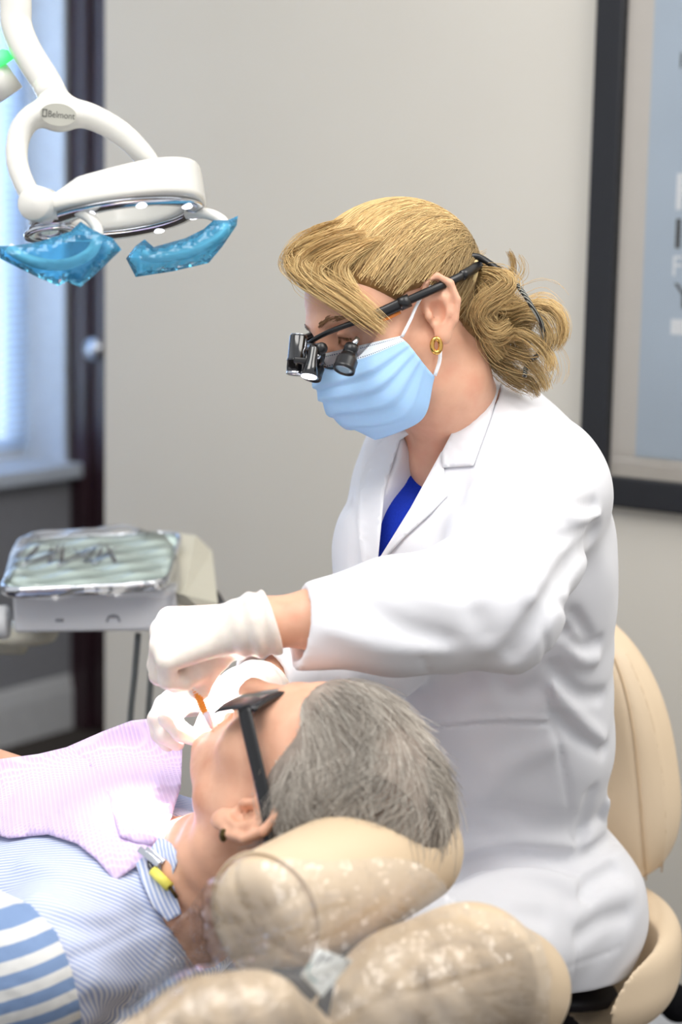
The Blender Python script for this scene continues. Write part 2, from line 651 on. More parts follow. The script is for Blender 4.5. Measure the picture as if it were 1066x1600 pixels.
# far wall with a dark mahogany door
mb = MB(); mb.box(QL + WU * .7 + WZ * 1.4 + WV * .1, (.9, .06, 1.4), RW); mb.single('wall_far', M_grey, kind='structure')
mb = MB(); mb.box(QL + WU * .035 + WZ * 1.2 + WV * .01, (.034, .03, 1.2), RW, bev=.006); mb.single('trim_3', M_mahog, kind='structure')
dr = root('door_1', QL + WU * .5 + WV * .02, '', ''); del dr['label'], dr['category']; dr['kind'] = 'structure'
mb = MB(); mb.box(QL + WU * .5 + WZ * 1.2 + WV * .016, (.43, .02, 1.19), RW); mb.part('door_leaf', M_mahog, dr, smooth=False)
d = ray(152, 545); tt = ((QL - WV * .05 - CAM) @ WV) / (d @ WV); kp = CAM + d * tt
mb = MB(); mb.lathe([(.0, 0.0), (.014, 0), (.014, .03), (.022, .035), (.03, .045), (.032, .058), (.027, .07), (0.0, .076)], kp + WV * .046, -WV)
M_chrome = mat('chrome', (215, 218, 224), .12, .5, 1.0, var=.01)
mb.part('door_knob', M_chrome, dr)

# ------------------------------------------------------------------ framed poster
M_black = mat('black_satin', (30, 31, 36), .4, .4, bump=.15, bscale=300)
a0 = wc(W(916, 400, .03))[0]; z0 = W(1000, 797, .03)[2]
PW, PH, BW, TH = .60, .95, .05, .028
pf = root('picture_frame', WP(a0 + PW / 2, z0, 0.001), 'black framed pale blue poster hanging on the wall at right', 'picture')
mb = MB()
for (ca, cz, ha, hz) in ((a0 + BW / 2, z0 + PH / 2, BW / 2, PH / 2), (a0 + PW - BW / 2, z0 + PH / 2, BW / 2, PH / 2),
                         (a0 + PW / 2, z0 + BW / 2, PW / 2 - BW, BW / 2), (a0 + PW / 2, z0 + PH - BW / 2, PW / 2 - BW, BW / 2)):
    mb.box(WP(ca, cz, TH / 2 + .002), (ha, TH / 2, hz), RW, bev=.004)
mb.part('frame', M_black, pf, smooth=False)
M_mat = mat('mount_board', (214, 207, 198), .8, .2, var=.01)
mb = MB(); mb.box(WP(a0 + PW / 2, z0 + PH / 2, .007), (PW / 2 - .01, .004, PH / 2 - .01), RW); mb.part('mount_board', M_mat, pf, smooth=False)
pa, pz = wc(W(1003, 500, .012))[0], W(1030, 716, .012)[2]
prw = 2 * (a0 + PW / 2 - pa); prh = PH - 2 * (pz - z0)
M_print = mat('print_paper', (186, 200, 214), .5, .4, var=.05, vscale=3)
mb = MB(); mb.box(WP(pa + prw / 2, pz + prh / 2, .0125), (prw / 2, .0015, prh / 2), RW)
pr = mb.part('print', M_print, pf, smooth=False)
M_ink = mat('dark_ink', (62, 62, 60), .6, .3); M_winky = mat('white_ink', (238, 240, 242), .6, .3)
def ptext(s, x, y, hpx, m, bold=1.0):
    v, f = text_mesh(s, 1.0)
    hgt = v[:, 1].max() - v[:, 1].min()
    sz = hpx / F * 3.2 / hgt
    a, z = wc(W(x, y, .0145))
    v = v - A(v[:, 0].min(), v[:, 1].min(), 0)
    wv = np.array([WP(a + p[0] * sz * bold, z + p[1] * sz, .0145 + p[2] * .3) for p in v])
    part('lettering', wv, f, m, pr, smooth=False)
ptext('I', 1055, 388, 44, M_ink, 1.3)
ptext('F', 1051, 431, 30, M_winky)
ptext('Y', 1052, 481, 37, M_ink)
ptext('F', 1056, 328, 54, M_winky, 1.3)
ptext('I', 1063, 106, 22, M_ink)
a, z = wc(W(1048, 522, .0145)); mb = MB(); mb.box(WP(a + .06, z + .012, .0146), (.06, .0005, .0125), RW); mb.part('white_bar', M_winky, pr, smooth=False)
t = NT('picture_glass')
tp = t.node('ShaderNodeBsdfTransparent'); gl = t.node('ShaderNodeBsdfGlossy'); gl.inputs['Roughness'].default_value = .03
fr = t.node('ShaderNodeFresnel'); fr.inputs[0].default_value = 1.45
mx = t.node('ShaderNodeMixShader'); t.link(fr.outputs[0], mx.inputs[0]); t.link(tp.outputs[0], mx.inputs[1]); t.link(gl.outputs[0], mx.inputs[2]); t.link(mx.outputs[0], t.out.inputs[0])
mb = MB(); mb.box(WP(a0 + PW / 2, z0 + PH / 2, .019), (PW / 2 - BW + .004, .001, PH / 2 - BW + .004), RW); mb.part('glass', t.m, pf, smooth=False)
# ------------------------------------------------------------------ heads (local axes: x forward, y to the left ear, z up; origin between the ear canals)
def head_sdf(q, old=0.0, nose=True, ears=True, k_=1.0, cran=1.0):
    """q local metres -> distance"""
    a = np.abs(q[:, 1])
    s = q.copy(); s[:, 1] = a
    d = ell(q, (-.005, 0, .043), (.098 * cran, .075 * cran, .079 * cran))         # cranium
    d = smin(d, ell(q, (.048, 0, .042), (.050, .062, .058)), .03)  # forehead
    d = smin(d, ell(q, (.046, 0, -.015), (.050, .058, .055)), .03)  # mid face
    d = smin(d, ell(s, (.060, .040, -.008), (.026, .024, .024)), .02)   # cheekbones
    jaw = cone(s, A(.010, .052, -.030), A(.030, .045, -.062), .017, .015)
    jaw = smin(jaw, cone(s, A(.030, .045, -.062), A(.079, .010, -.082), .014, .012), .012)
    d = smin(d, jaw, .03)
    d = smin(d, ell(q, (.058, 0, -.055), (.038, .040, .036)), .025)     # mouth block
    d = smin(d, ell(q, (.085, 0, -.079), (.013, .016, .012)), .015)     # chin
    d = smin(d, chain(s, [A(.100, .004, .035), A(.096, .024, .038), A(.078, .050, .032)], [.006, .0065, .006]), .015)  # brow ridge
    d = smax(d, -ell(s, (.104, .031, .014), (.018, .019, .014)), .014)   # sockets
    d = smin(d, ell(s, (.083, .031, .016), (.0135, .0145, .0125)), .004) # eyeball under lids
    d = smin(d, chain(s, [A(.090, .016, .013), A(.098, .031, .021), A(.089, .047, .014)], [.002, .0028, .002]), .003)  # upper lid
    d = smin(d, chain(s, [A(.090, .016, .011), A(.0965, .031, .007), A(.089, .047, .012)], [.002, .0025, .002]), .004)  # lower lid
    if nose:
        n = chain(q, [A(.096, 0, .026), A(.107, 0, .008), A(.120, 0, -.014), A(.120, 0, -.022)], [.009, .009, .0105, .009], .004)
        n = smin(n, ell(s, (.106, .0135, -.023), (.011, .007, .008)), .008)
        d = smin(d, n, .014)
        d = smax(d, -ell(s, (.111, .007, -.031), (.005, .0035, .004)), .003)
    up = chain(s, [A(.104, 0, -.0485), A(.096, .014, -.050), A(.086, .026, -.053)], [.0058, .005, .002])
    lo = chain(s, [A(.102, 0, -.0585), A(.095, .013, -.058), A(.086, .025, -.054)], [.0065, .0055, .002])
    d = smin(d, up, .006); d = smin(d, lo, .006)
    d = smax(d, -chain(s, [A(.110, 0, -.0535), A(.090, .024, -.0535)], [.0016, .0012]), .003)
    if ears:
        # ear: frame tilted back and out from the head
        al, be = math.radians(12), math.radians(28)
        ex = nrm(A(math.cos(be), -math.sin(be), 0)); ez = nrm(A(-math.sin(al), 0, math.cos(al))); ey = np.cross(ez, ex)
        ex = np.cross(ey, ez)
        e = (s - A(-.003, .0795, .004)) @ np.stack([ex, ey, ez]).T     # local: x front, y out, z up
        k = k_
        e = e / k
        plate = ell(e, (-.004, .0, .004), (.0175, .0045, .028))
        hel = chain(e, [A(.010, -.001, .004), A(.011, .003, .016), A(.006, .005, .028), A(-.006, .006, .033), A(-.017, .006, .024), A(-.021, .0055, .006), A(-.015, .004, -.012), A(-.006, .003, -.022)],
                    [.0028, .003, .0032, .0034, .0036, .0034, .003, .003], .002)
        anti = chain(e, [A(-.003, .003, .020), A(-.010, .0045, .010), A(-.010, .0045, -.004), A(-.003, .004, -.013)], [.003, .0034, .0032, .003], .002)
        lobe = ell(e, (-.001, .002, -.024), (.0085, .005, .0105))
        tra = ell(e, (.009, .003, -.003), (.004, .0035, .006))
        ear = smin(smin(plate, hel, .004), smin(anti, lobe, .005), .004)
        d = smin(d, ear * k, .005)
        d = smax(d, -ell(e, (.001, .005, -.001), (.0085, .0075, .0115)) * k, .003)
        d = smax(d, -ell(e, (-.002, .0055, .021), (.0065, .0028, .0085)) * k, .003)
        d = smin(d, tra * k, .003)
    return d


def head_frame(f, u):
    f = nrm(f); u = nrm(u - f * (np.asarray(u) @ f)); l = np.cross(u, f)
    return np.stack([f, l, u])                                          # rows: forward, left, up


# ------------------------------------------------------------------ dentist: pose
HF = head_frame(A(-.812, -.469, -.344), A(-.39, 0, .92))
HS = .98
EARL = P(676, 494, 2.11)
HO = EARL - HS * .07 * HF[1]
def hloc(p): return (p - HO) @ HF.T / HS
def hw(*v): return HO + HS * (np.asarray(v, float).reshape(-1, 3) @ HF) if not np.isscalar(v[0]) else HO + HS * (A(*v) @ HF)

FT = nrm(A(-.66, -.75, 0)); LT = np.cross(WZ, FT)                      # facing, her left
HIP = P(818, 1385, 2.40); NB = P(722, 668, 2.27)
UPT = nrm(NB - HIP); FTT = nrm(FT - UPT * (FT @ UPT)); LTT = np.cross(UPT, FTT)
RT = np.stack([LTT, FTT, UPT])
SHL, ELL_, WRL = P(846, 762, 2.15), P(768, 945, 1.93), P(418, 973, 1.88)
SHR, ELR, WRR = P(645, 800, 2.42), P(585, 1010, 2.20), P(405, 1080, 2.0)
KNL = HIP + LT * .14 + FT * .44 + A(0, 0, .015); KNR = HIP - LT * .12 + FT * .44 + A(0, 0, .015)
ANL = A(KNL[0] + .08, KNL[1] + .14, .08); ANR = A(KNR[0] + .14, KNR[1] + .24, .08)

LH = dict(wr=WRL, mcp=[P(266, 968, 1.915), P(254, 986, 1.895), P(252, 1010, 1.875), P(262, 1034, 1.86)],
          f=[[P(258, 1022, 1.925), P(284, 1048, 1.92), P(306, 1076, 1.905)],
             [P(247, 1040, 1.905), P(272, 1063, 1.912), P(300, 1076, 1.908)],
             [P(249, 1054, 1.885), P(275, 1068, 1.895), P(304, 1060, 1.905)],
             [P(262, 1062, 1.868), P(288, 1066, 1.878), P(314, 1052, 1.892)]],
          th=[P(372, 1000, 1.895), P(340, 1026, 1.905), P(322, 1050, 1.905), P(313, 1079, 1.898)])
RH = dict(wr=WRR, mcp=[P(290, 1094, 1.955), P(268, 1096, 1.975), P(258, 1102, 1.995), P(262, 1108, 2.015)],
          f=[[P(264, 1122, 1.925), P(283, 1144, 1.920), P(303, 1152, 1.923)],
             [P(248, 1122, 1.948), P(257, 1147, 1.942), P(276, 1160, 1.940)],
             [P(246, 1124, 1.975), P(250, 1146, 1.970), P(262, 1162, 1.965)],
             [P(250, 1126, 2.000), P(256, 1144, 1.998), P(268, 1156, 1.992)]],
          th=[P(370, 1092, 1.990), P(345, 1110, 1.955), P(328, 1128, 1.942), P(317, 1142, 1.938)])


def hand_sdf(p, H, g=0.0):
    wr = H['wr']; m = H['mcp']
    d = None
    fr = [.0088, .009, .0086, .0076]
    pal = None
    for i in range(4):
        base = wr + (m[i] - wr) * .12
        c = cone(p, base, m[i], .0165 - .001 * i, .0118 - .0008 * i)
        pal = c if pal is None else smin(pal, c, .016)
    d = pal
    for i in range(4):
        pts = [m[i]] + H['f'][i]
        r = fr[i]
        c = chain(p, pts, [r * 1.22, r * 1.05, r * .95, r * .82], .003)
        d = smin(d, c, .0022)
    if H is LH: d = smin(d, ell(p, P(300, 1032, 1.900), (.024, .018, .018)), .012)
    th = H['th']
    d = smin(d, chain(p, [wr + (th[0] - wr) * .3] + th, [.015, .0155, .0115, .0105, .0088], .006), .009)
    return d - g


def arm_sdf(p, sh, el, wr, H):
    fd = nrm(wr - el)
    d = chain(p, [sh, sh + (el - sh) * .4, el], [.050, .043, .036], .02)
    d = smin(d, chain(p, [el, el + (wr - el) * .3, el + (wr - el) * .75, wr], [.036, .040, .029, .0255], .02), .02)
    d = smin(d, hand_sdf(p, H), .018)
    return d


def torso_sdf(p, g=0.0):
    d = ell(p, P(752, 850, 2.28), (.160, .106, .19), RT)
    d = smin(d, ell(p, P(775, 1105, 2.34), (.140, .102, .19), RT), .08)
    d = smin(d, ell(p, HIP - A(.01, 0, .02), (.140, .115, .12), RT), .06)
    d = smin(d, cone(p, SHL, P(745, 700, 2.27), .052, .058), .05)
    d = smin(d, cone(p, SHR, P(720, 700, 2.29), .050, .056), .05)
    bl = P(700, 890, 2.16)
    d = smin(d, ell(p, P(682, 880, 2.17), (.125, .055, .075), RT), .06)      # bust
    return d - g


NKT = hw(-.012, 0, -.045)
def neck_sdf(p):
    d = chain(p, [hw(-.020, 0, -.02), hw(-.016, 0, -.075), P(722, 690, 2.27)], [.054, .053, .062], .03)
    m = chain(p, [hw(-.018, .052, -.035), P(668, 722, 2.20)], [.011, .011])        # sternomastoid
    return smin(d, m, .02)


def dent_body(p):
    d = torso_sdf(p, -.012)
    d = smin(d, neck_sdf(p), .05)
    h = head_sdf(hloc(p), k_=1.14) * HS
    d = smin(d, h, .02)
    d = np.minimum(smin(d, arm_sdf(p, SHL, ELL_, WRL, LH), .03), smin(d, arm_sdf(p, SHR, ELR, WRR, RH), .03))
    for s, kn, an in ((1, KNL, ANL), (-1, KNR, ANR)):
        hp = HIP + LT * .06 * s - A(0, 0, .03)
        d = smin(d, chain(p, [hp, kn, an], [.055, .050, .036], .03), .04)
    return d


def bounds(pts, m):
    pts = np.asarray(pts); return pts.min(0) - m, pts.max(0) + m


# ------------------------------------------------------------------ materials for people
t = NT('fair_skin')
n = t.noise(26, 4); n2 = t.noise(240, 3)
t.link(t.ramp(n, [(.25, lin(208, 154, 126)), (.5, lin(220, 170, 142)), (.8, lin(214, 150, 124))]), t.b.inputs['Base Color'])
t.set(Roughness=.48, Subsurface_Weight=.12, Subsurface_Scale=.008, Specular_IOR_Level=.4); t.b.inputs['Subsurface Radius'].default_value = (1, .35, .2)
t.bump(n2, .15, .0006)
M_skin = t.m
t = NT('white_coat_cloth')
n = t.noise(900, 2)
t.set(Roughness=.8, Specular_IOR_Level=.2, Sheen_Weight=.1); t.b.inputs['Base Color'].default_value = lin(226, 226, 230)
t.bump(n, .1, .0005)
M_coat = t.m
M_blue = mat('royal_blue_knit', (22, 52, 172), .85, .2, var=.12, vscale=500, bump=.4, bscale=900)
M_pants = mat('black_trouser_cloth', (26, 26, 32), .9, .2, bump=.2)
t = NT('latex_glove')
n = t.noise(60, 4)
t.link(t.ramp(n, [(.3, lin(226, 215, 204)), (.7, lin(238, 230, 220))]), t.b.inputs['Base Color'])
t.set(Roughness=.38, Subsurface_Weight=.15, Subsurface_Scale=.006); t.bump(t.noise(130, 3), .25, .001)
M_glove = t.m

# ------------------------------------------------------------------ lab coat
FTs = FT
CUFL = P(468, 980, 1.885); CUFR = P(408, 1062, 2.02)
def sleeve(p, sh, el, cuf, r, tilt=0.0):
    d = chain(p, [sh, sh + (el - sh) * .5, el], [r[0], r[1], r[2]], .03)
    d = smin(d, chain(p, [el, el + (cuf - el) * .5, cuf], [r[2], r[3], r[4]], .03), .05)
    ax = nrm(cuf - el)
    a = (p - cuf) @ ax
    rad = np.sqrt((((p - cuf) - a[:, None] * ax) ** 2).sum(1))
    d = smax(d, a + tilt * ((p - cuf) @ WZ), .004)
    d = smax(d, -np.maximum(rad - r[4] + .009, -a - .028), .003)
    return d

def coat_base(p):
    d = torso_sdf(p, .018)
    d = smin(d, chain(p, [P(735, 690, 2.28), P(742, 655, 2.285)], [.085, .066], .02), .04)
    d = smin(d, ell(p, P(858, 1000, 2.40), (.08, .045, .13), RT), .06)     # loose back
    # skirt over hips and thighs
    hp = HIP
    sk = smin(ell(p, HIP + A(-.02, 0, -.03), (.150, .120, .14), RT), cone(p, HIP + LT * .08 + A(0, 0, -.01), HIP + LT * .095 + FT * .33 + A(0, 0, .0), .084, .084), .05)
    sk = smin(sk, cone(p, HIP - LT * .10 + A(0, 0, -.01), HIP - LT * .115 + FT * .33, .098, .09), .05)
    side = HIP + LT * .07
    sk = smin(sk, chain(p, [side + FT * .02 + A(0, 0, -.02), side + FT * .06 + LT * .03 + A(0, 0, -.13)], [.055, .055]), .05)
    d = smin(d, sk, .06)
    s1 = sleeve(p, SHL, ELL_, CUFL, [.068, .070, .064, .055, .043], .22)
    d = smin(d, s1, .035)
    s2 = sleeve(p, SHR, ELR, CUFR, [.062, .064, .058, .050, .040])
    d = smin(d, s2, .035)
    return d
dent = root('person', A(HIP[0], HIP[1], .02), 'person in white lab coat and blue mask seated on the stool, leaning forward', 'person')
lo, hi = bounds([HIP, NB, KNL, KNR, ANL, ANR, SHL, SHR, ELL_, ELR, WRL, WRR, hw(.12, 0, .12), hw(-.1, 0, .13)] + LH['mcp'] + RH['mcp'] + LH['f'][0] + RH['f'][0], .2)
v, q = mesh_sdf(dent_body, lo, hi, .0024 if not DRAFT else .005, 1)
part('body', v, q, M_skin, dent)

# gloves
def glove(H, el, name, cuffpx, cr):
    wr = H['wr']; ax = nrm(el - wr)
    cuff = wr + ax * cr
    fl = [polydist_pre(x) for x in ()]
    def f(p):
        d = hand_sdf(p, H, .0016)
        d = smin(d, chain(p, [wr - ax * .01, wr, wr + ax * .06], [.0275, .0285, .0325], .01), .022)
        # wrinkles round the wrist
        q = p - wr
        s = q @ ax
        ph = (q @ nrm(A(.2, -.5, .8))) * 25
        d = d - .0015 * np.sin(s * 330 + ph + 2 * np.sin(ph)) * np.exp(-((s + .005) / .030) ** 2)
        d = smin(d, np.sqrt((np.sqrt(np.maximum(((q - s[:, None] * ax) ** 2).sum(1), 0)) - .031) ** 2 + (s - cr + .002 + .25 * (q @ A(0, 0, 1))) ** 2) - .0017, .003)
        return smax(d, s - cr + .25 * (q @ A(0, 0, 1)), .002)
    pts = [wr, cuff] + H['mcp'] + sum(H['f'], []) + H['th']
    lo, hi = bounds(pts, .045)
    v, q = mesh_sdf(f, lo, hi, .0018 if not DRAFT else .004, 1)
    part(name, v, q, M_glove, dent, label='white latex glove')
def polydist_pre(x): return x
glove(LH, ELL_, 'glove', None, .006)
glove(RH, ELR, 'glove', None, .018)

# blue top and trousers
def shirt(p):
    d = torso_sdf(p, .002)
    d = smin(d, chain(p, [P(722, 690, 2.27), P(705, 668, 2.245)], [.085, .07]), .03)
    c = -chain(p, [P(685, 640, 2.215), P(655, 732, 2.17)], [.075, .03])
    d = smax(d, c, .01)
    return smax(d, -(p - (HIP + UPT * .02)) @ UPT, .01)
lo, hi = bounds([HIP, NB, SHL, SHR], .22)
v, q = mesh_sdf(shirt, lo, hi, .006, 2)
part('blue_top', v, q, M_blue, dent)
def trousers(p):
    d = ell(p, HIP - A(0, 0, .03), (.115, .095, .10), RT)
    for s, kn, an in ((1, KNL, ANL), (-1, KNR, ANR)):
        d = smin(d, chain(p, [HIP + LT * .07 * s - A(0, 0, .03), HIP + LT * .09 * s + FT * .25 - A(0, 0, .03), kn, an], [.062, .060, .066, .052], .03), .03)
    return smax(d, .055 - p[:, 2], .005)
lo, hi = bounds([HIP, KNL, KNR, ANL, ANR], .2)
v, q = mesh_sdf(trousers, lo, hi, .008, 1)
part('trousers', v, q, M_pants, dent)
for an, kn in ((ANL, KNL), (ANR, KNR)):
    tip = A(an[0], an[1], .04) + FT * .17
    fs = lambda p: smax(smin(chain(p, [A(an[0], an[1], .045) - FT * .04, A(an[0], an[1], .05), tip], [.036, .04, .028], .01), cone(p, an, A(an[0], an[1], .05), .05, .04), .02), .005 - p[:, 2], .004)
    lo, hi = bounds([an, tip], .09)
    v, q = mesh_sdf(fs, lo, hi, .006, 1)
    part('shoe', v, q, M_black, dent)

# ------------------------------------------------------------------ lab coat: openings, creases, seams
_vp = [(735, 645), (693, 707), (642, 793), (590, 886), (574, 886), (600, 770), (628, 682), (660, 640), (700, 610)]
_w = trace(coat_base, *np.array(_vp, float).T, 2.04)
VPOLY = np.stack([_w @ LTT, _w @ UPT], 1)
_vp2 = [(581, 1025), (603, 1025), (600, 1105), (594, 1105)]
_w2 = trace(coat_base, *np.array(_vp2, float).T, 2.1)
VPOLY2 = np.stack([_w2 @ LTT, _w2 @ UPT], 1)
FRONT0 = P(745, 760, 2.28) @ FTT
_h = [P(700, 1562, 2.20), P(870, 1550, 2.24), P(968, 1507, 2.38)]
HEMN = nrm(np.cross(_h[1] - _h[0], _h[2] - _h[0])); HEMN = HEMN if HEMN[2] < 0 else -HEMN


def S(px, amp, w, base=None):
    px = spline(np.array(px, float), max(3, 2 * len(px)))
    return trace(base or coat_base, px[:, 0], px[:, 1]), amp, w


FOLDS = [S(*a) for a in [
    ([(931, 836), (888, 890), (845, 960), (802, 1020)], -.012, .011),
    ([(802, 754), (845, 742), (871, 752)], -.004, .010),
    ([(862, 774), (900, 790), (930, 790)], -.007, .007),
    ([(872, 800), (910, 812), (936, 806)], .005, .006),
    ([(868, 842), (900, 836), (934, 818)], -.006, .007),
    ([(742, 858), (776, 888), (790, 915)], -.005, .008),
    ([(770, 850), (815, 890), (830, 930)], .004, .010),
    ([(700, 905), (740, 950), (760, 990)], -.003, .012),
    ([(540, 930), (620, 975), (700, 1000)], -.0035, .011),
    ([(520, 985), (600, 1012), (690, 1015)], .003, .010),
    ([(600, 900), (680, 935), (740, 940)], .003, .012),
    ([(852, 960), (854, 1030), (862, 1110), (884, 1220), (896, 1318)], -.0028, .004),
    ([(879, 939), (900, 965), (920, 994)], -.006, .007),
    ([(880, 985), (905, 1012), (934, 1005)], -.008, .008),
    ([(890, 1000), (910, 1030), (930, 1030)], .006, .009),
    ([(866, 1044), (900, 1085), (940, 1088)], -.007, .009),
    ([(866, 1075), (900, 1118), (940, 1158)], .006, .010),
    ([(872, 1118), (905, 1150), (946, 1172)], -.006, .010),
    ([(905, 1328), (945, 1270), (985, 1236)], .008, .012),
    ([(880, 1350), (930, 1330), (990, 1290)], -.011, .009),
    ([(925, 1240), (912, 1290), (905, 1330)], -.007, .009),
    ([(912, 1400), (930, 1378), (960, 1360)], -.008, .010),
    ([(680, 1376), (755, 1348), (820, 1340), (885, 1346)], -.020, .011),
    ([(700, 1400), (770, 1372), (840, 1366), (890, 1385)], .006, .014),
    ([(769, 1265), (830, 1280), (892, 1284)], -.006, .016),
    ([(760, 1250), (790, 1200), (860, 1165)], .004, .018),
    ([(693, 1100), (725, 1075), (764, 1042)], -.006, .016),
    ([(780, 1060), (800, 1085), (845, 1075)], -.004, .014),
    ([(664, 1138), (760, 1131), (862, 1130)], -.0045, .0024),
    ([(664, 1131), (760, 1124), (862, 1123)], .0016, .004),
    ([(661, 1028), (673, 1065), (665, 1100), (662, 1200)], -.003, .003),
    ([(782, 1410), (800, 1425), (850, 1435)], -.004, .012),
    ([(903, 1395), (903, 1450), (897, 1528)], -.0010, .003),
    ([(900, 1430), (935, 1405), (985, 1392)], .004, .014),
    ([(905, 1465), (940, 1440), (978, 1430)], -.004, .011),
    ([(700, 1440), (760, 1425), (850, 1430)], -.003, .016),
    ([(720, 1330), (800, 1318), (880, 1322)], .005, .014),
    ([(545, 790), (555, 830), (552, 880)], -.004, .010),
    ([(575, 700), (560, 760), (545, 800)], .003, .010),
    ([(742, 860), (722, 800), (715, 760)], -.003, .012),
    ([(880, 660), (850, 690), (790, 740), (745, 800)], -.0028, .006),
    ([(800, 625), (822, 640), (832, 650)], -.003, .004),
    ([(470, 1040), (460, 985), (458, 930)], .0012, .003),
    ([(700, 1535), (790, 1530), (880, 1515), (970, 1480)], -.0012, .003),
]]


def coat(p):
    d = coat_base(p)
    for pts, amp, w in FOLDS:
        x = polydist(p, pts)
        d = d - 1.5 * amp * np.exp(-(x / w) ** 2)
    d = d - .0011 * np.sin(p[:, 0] * 61 + 3 * np.sin(p[:, 2] * 17)) * np.sin(p[:, 2] * 47 + 2 * np.sin(p[:, 1] * 29))
    lat, up, fr = p @ LTT, p @ UPT, p @ FTT
    d = smax(d, -np.maximum(poly2d(lat, up, VPOLY), FRONT0 + .02 - fr), .004)
    d = smax(d, -np.maximum(poly2d(lat, up, VPOLY2), FRONT0 + .0 - fr), .003)
    nk = chain(p, [hw(-.020, 0, -.02), hw(-.016, 0, -.075), P(722, 690, 2.27)], [.060, .060, .064])
    d = smax(d, -nk, .006)
    d = smax(d, (p - _h[1]) @ HEMN, .004)
    return d


lo, hi = bounds([HIP, NB, SHL, SHR, ELL_, CUFL, CUFR, HIP + FT * .33], .24)
v, q = mesh_sdf(coat, lo, hi, .0038 if not DRAFT else .007, 1)
coat_o = part('lab_coat', v, q, M_coat, dent)
def coat_s(p): return coat_base(p)
COLLAR = [(783, 560), (791, 571), (768, 650), (740, 728), (692, 731), (690, 707), (724, 642), (759, 586)]
LAPEL = [(690, 705), (694, 733), (700, 774), (673, 803), (630, 842), (592, 885), (588, 880), (642, 793)]
LAPEL2 = [(649, 672), (625, 688), (601, 767), (590, 884), (566, 879), (558, 819), (563, 741), (590, 692), (612, 672)]
for nm, pl, o in (('collar', COLLAR, .006), ('lapel', LAPEL, .005), ('lapel', LAPEL2, .005)):
    v, f, uv = patch(coat_s, pl, 6, .0045, o, 2.04, 2.9, 8)
    part(nm, v, f, M_coat, coat_o)
# ------------------------------------------------------------------ mask
def dhead(p): return head_sdf(hloc(p), ears=False) * HS
Cc = spline([(.1135, 0, .006), (.128, 0, -.021), (.1285, 0, -.044), (.117, 0, -.076), (.087, 0, -.106)], 41)
Mm = spline([(.0875, .0545, .001), (.091, .056, -.026), (.089, .056, -.056), (.070, .052, -.088), (.048, .042, -.104)], 41)
Ss = spline([(.048, .0705, -.006), (.043, .073, -.019), (.038, .073, -.034), (.032, .071, -.049), (.024, .066, -.063)], 41)
NS = 61
G = np.zeros((41, NS, 3)); UV = np.zeros((41, NS, 2))
for i in range(41):
    row = spline([Ss[i] * A(1, -1, 1), Mm[i] * A(1, -1, 1), Cc[i], Mm[i], Ss[i]], NS)
    s = np.linspace(-1, 1, NS); t = i / 40
    c = A(.03, 0, -.04)
    out = row - c; out /= np.linalg.norm(out, axis=1, keepdims=True)
    pl = 0
    for k_, (t0, a) in enumerate(((.30, .0042), (.46, .0046), (.62, .0042), (.78, .003))):
        x = (t - t0 + .05 * np.abs(s)) / .10
        pl = pl + a * np.where((x > -1.2) & (x < 0), (1 + x / 1.2), np.where((x >= 0) & (x < .35), 1 - x / .35, 0))
    am = np.clip(1.15 - np.abs(s) ** 3, 0, 1)
    wr = .0012 * np.sin(s * 9 + t * 14) * (1 - s * s) * (t > .15)
    G[i] = row + out * ((pl * am + wr)[:, None] + .0012)
    UV[i, :, 0] = s * .5 + .5; UV[i, :, 1] = t
W3 = hw(*[0, 0, 0]) + (G.reshape(-1, 3) @ HF * HS)
v, q = sheet(W3.reshape(41, NS, 3), .0012)
t = NT('mask_fabric')
tc = t.node('ShaderNodeTexCoord'); sp = t.node('ShaderNodeSeparateXYZ'); t.link(tc.outputs['UV'], sp.inputs[0])
band = t.ramp(sp.outputs[1], [(.0, lin(236, 240, 246)), (.125, lin(236, 240, 246)), (.135, lin(166, 203, 240)), (1, lin(166, 203, 240))])
def mth(op, a, b=None):
    n = t.node('ShaderNodeMath', operation=op)
    for i, x in enumerate((a, b)):
        if x is None: continue
        if isinstance(x, (int, float)): n.inputs[i].default_value = x
        else: t.link(x, n.inputs[i])
    return n.outputs[0]
dash = mth('GREATER_THAN', mth('SINE', mth('MULTIPLY', sp.outputs[0], 520.0)), -.1)
st = None
for vv in (.03, .118):
    l = mth('LESS_THAN', mth('ABSOLUTE', mth('SUBTRACT', sp.outputs[1], vv)), .005)
    st = l if st is None else mth('MAXIMUM', st, l)
for uu in (.06, .94):
    pass
st = mth('MULTIPLY', st, dash)
mxn = t.node('ShaderNodeMix', data_type='RGBA'); t.link(st, mxn.inputs[0]); t.link(band, mxn.inputs[6]); mxn.inputs[7].default_value = lin(96, 116, 150)
t.link(mxn.outputs[2], t.b.inputs['Base Color']); t.set(Roughness=.85, Specular_IOR_Level=.2, Subsurface_Weight=.1, Subsurface_Scale=.004); t.bump(t.noise(700, 3), .2, .0006)
mask = part('face_mask', v, q, t.m, dent, label='pale blue pleated face mask with a white top band')
set_uv(mask, np.vstack([UV.reshape(-1, 2)] * 2))
M_loop = mat('white_elastic', (240, 242, 246), .8, .2)
for sg in (1, -1):
    m = A(1, sg, 1)
    mb = MB()
    mb.tube([hw(*(x * m)) for x in spline([A(.047, .0725, -.007), A(.032, .0765, .006), A(.016, .0775, .020), A(-.004, .081, .032), A(-.020, .080, .026)], 14)], .0019, 8)
    mb.tube([hw(*(x * m)) for x in spline([A(.0235, .0675, -.062), A(.014, .0735, -.048), A(.006, .0765, -.030), A(-.004, .079, -.022)], 12)], .0021, 8)
    mb.part('ear_loop', M_loop, mask, label='white elastic ear loop')

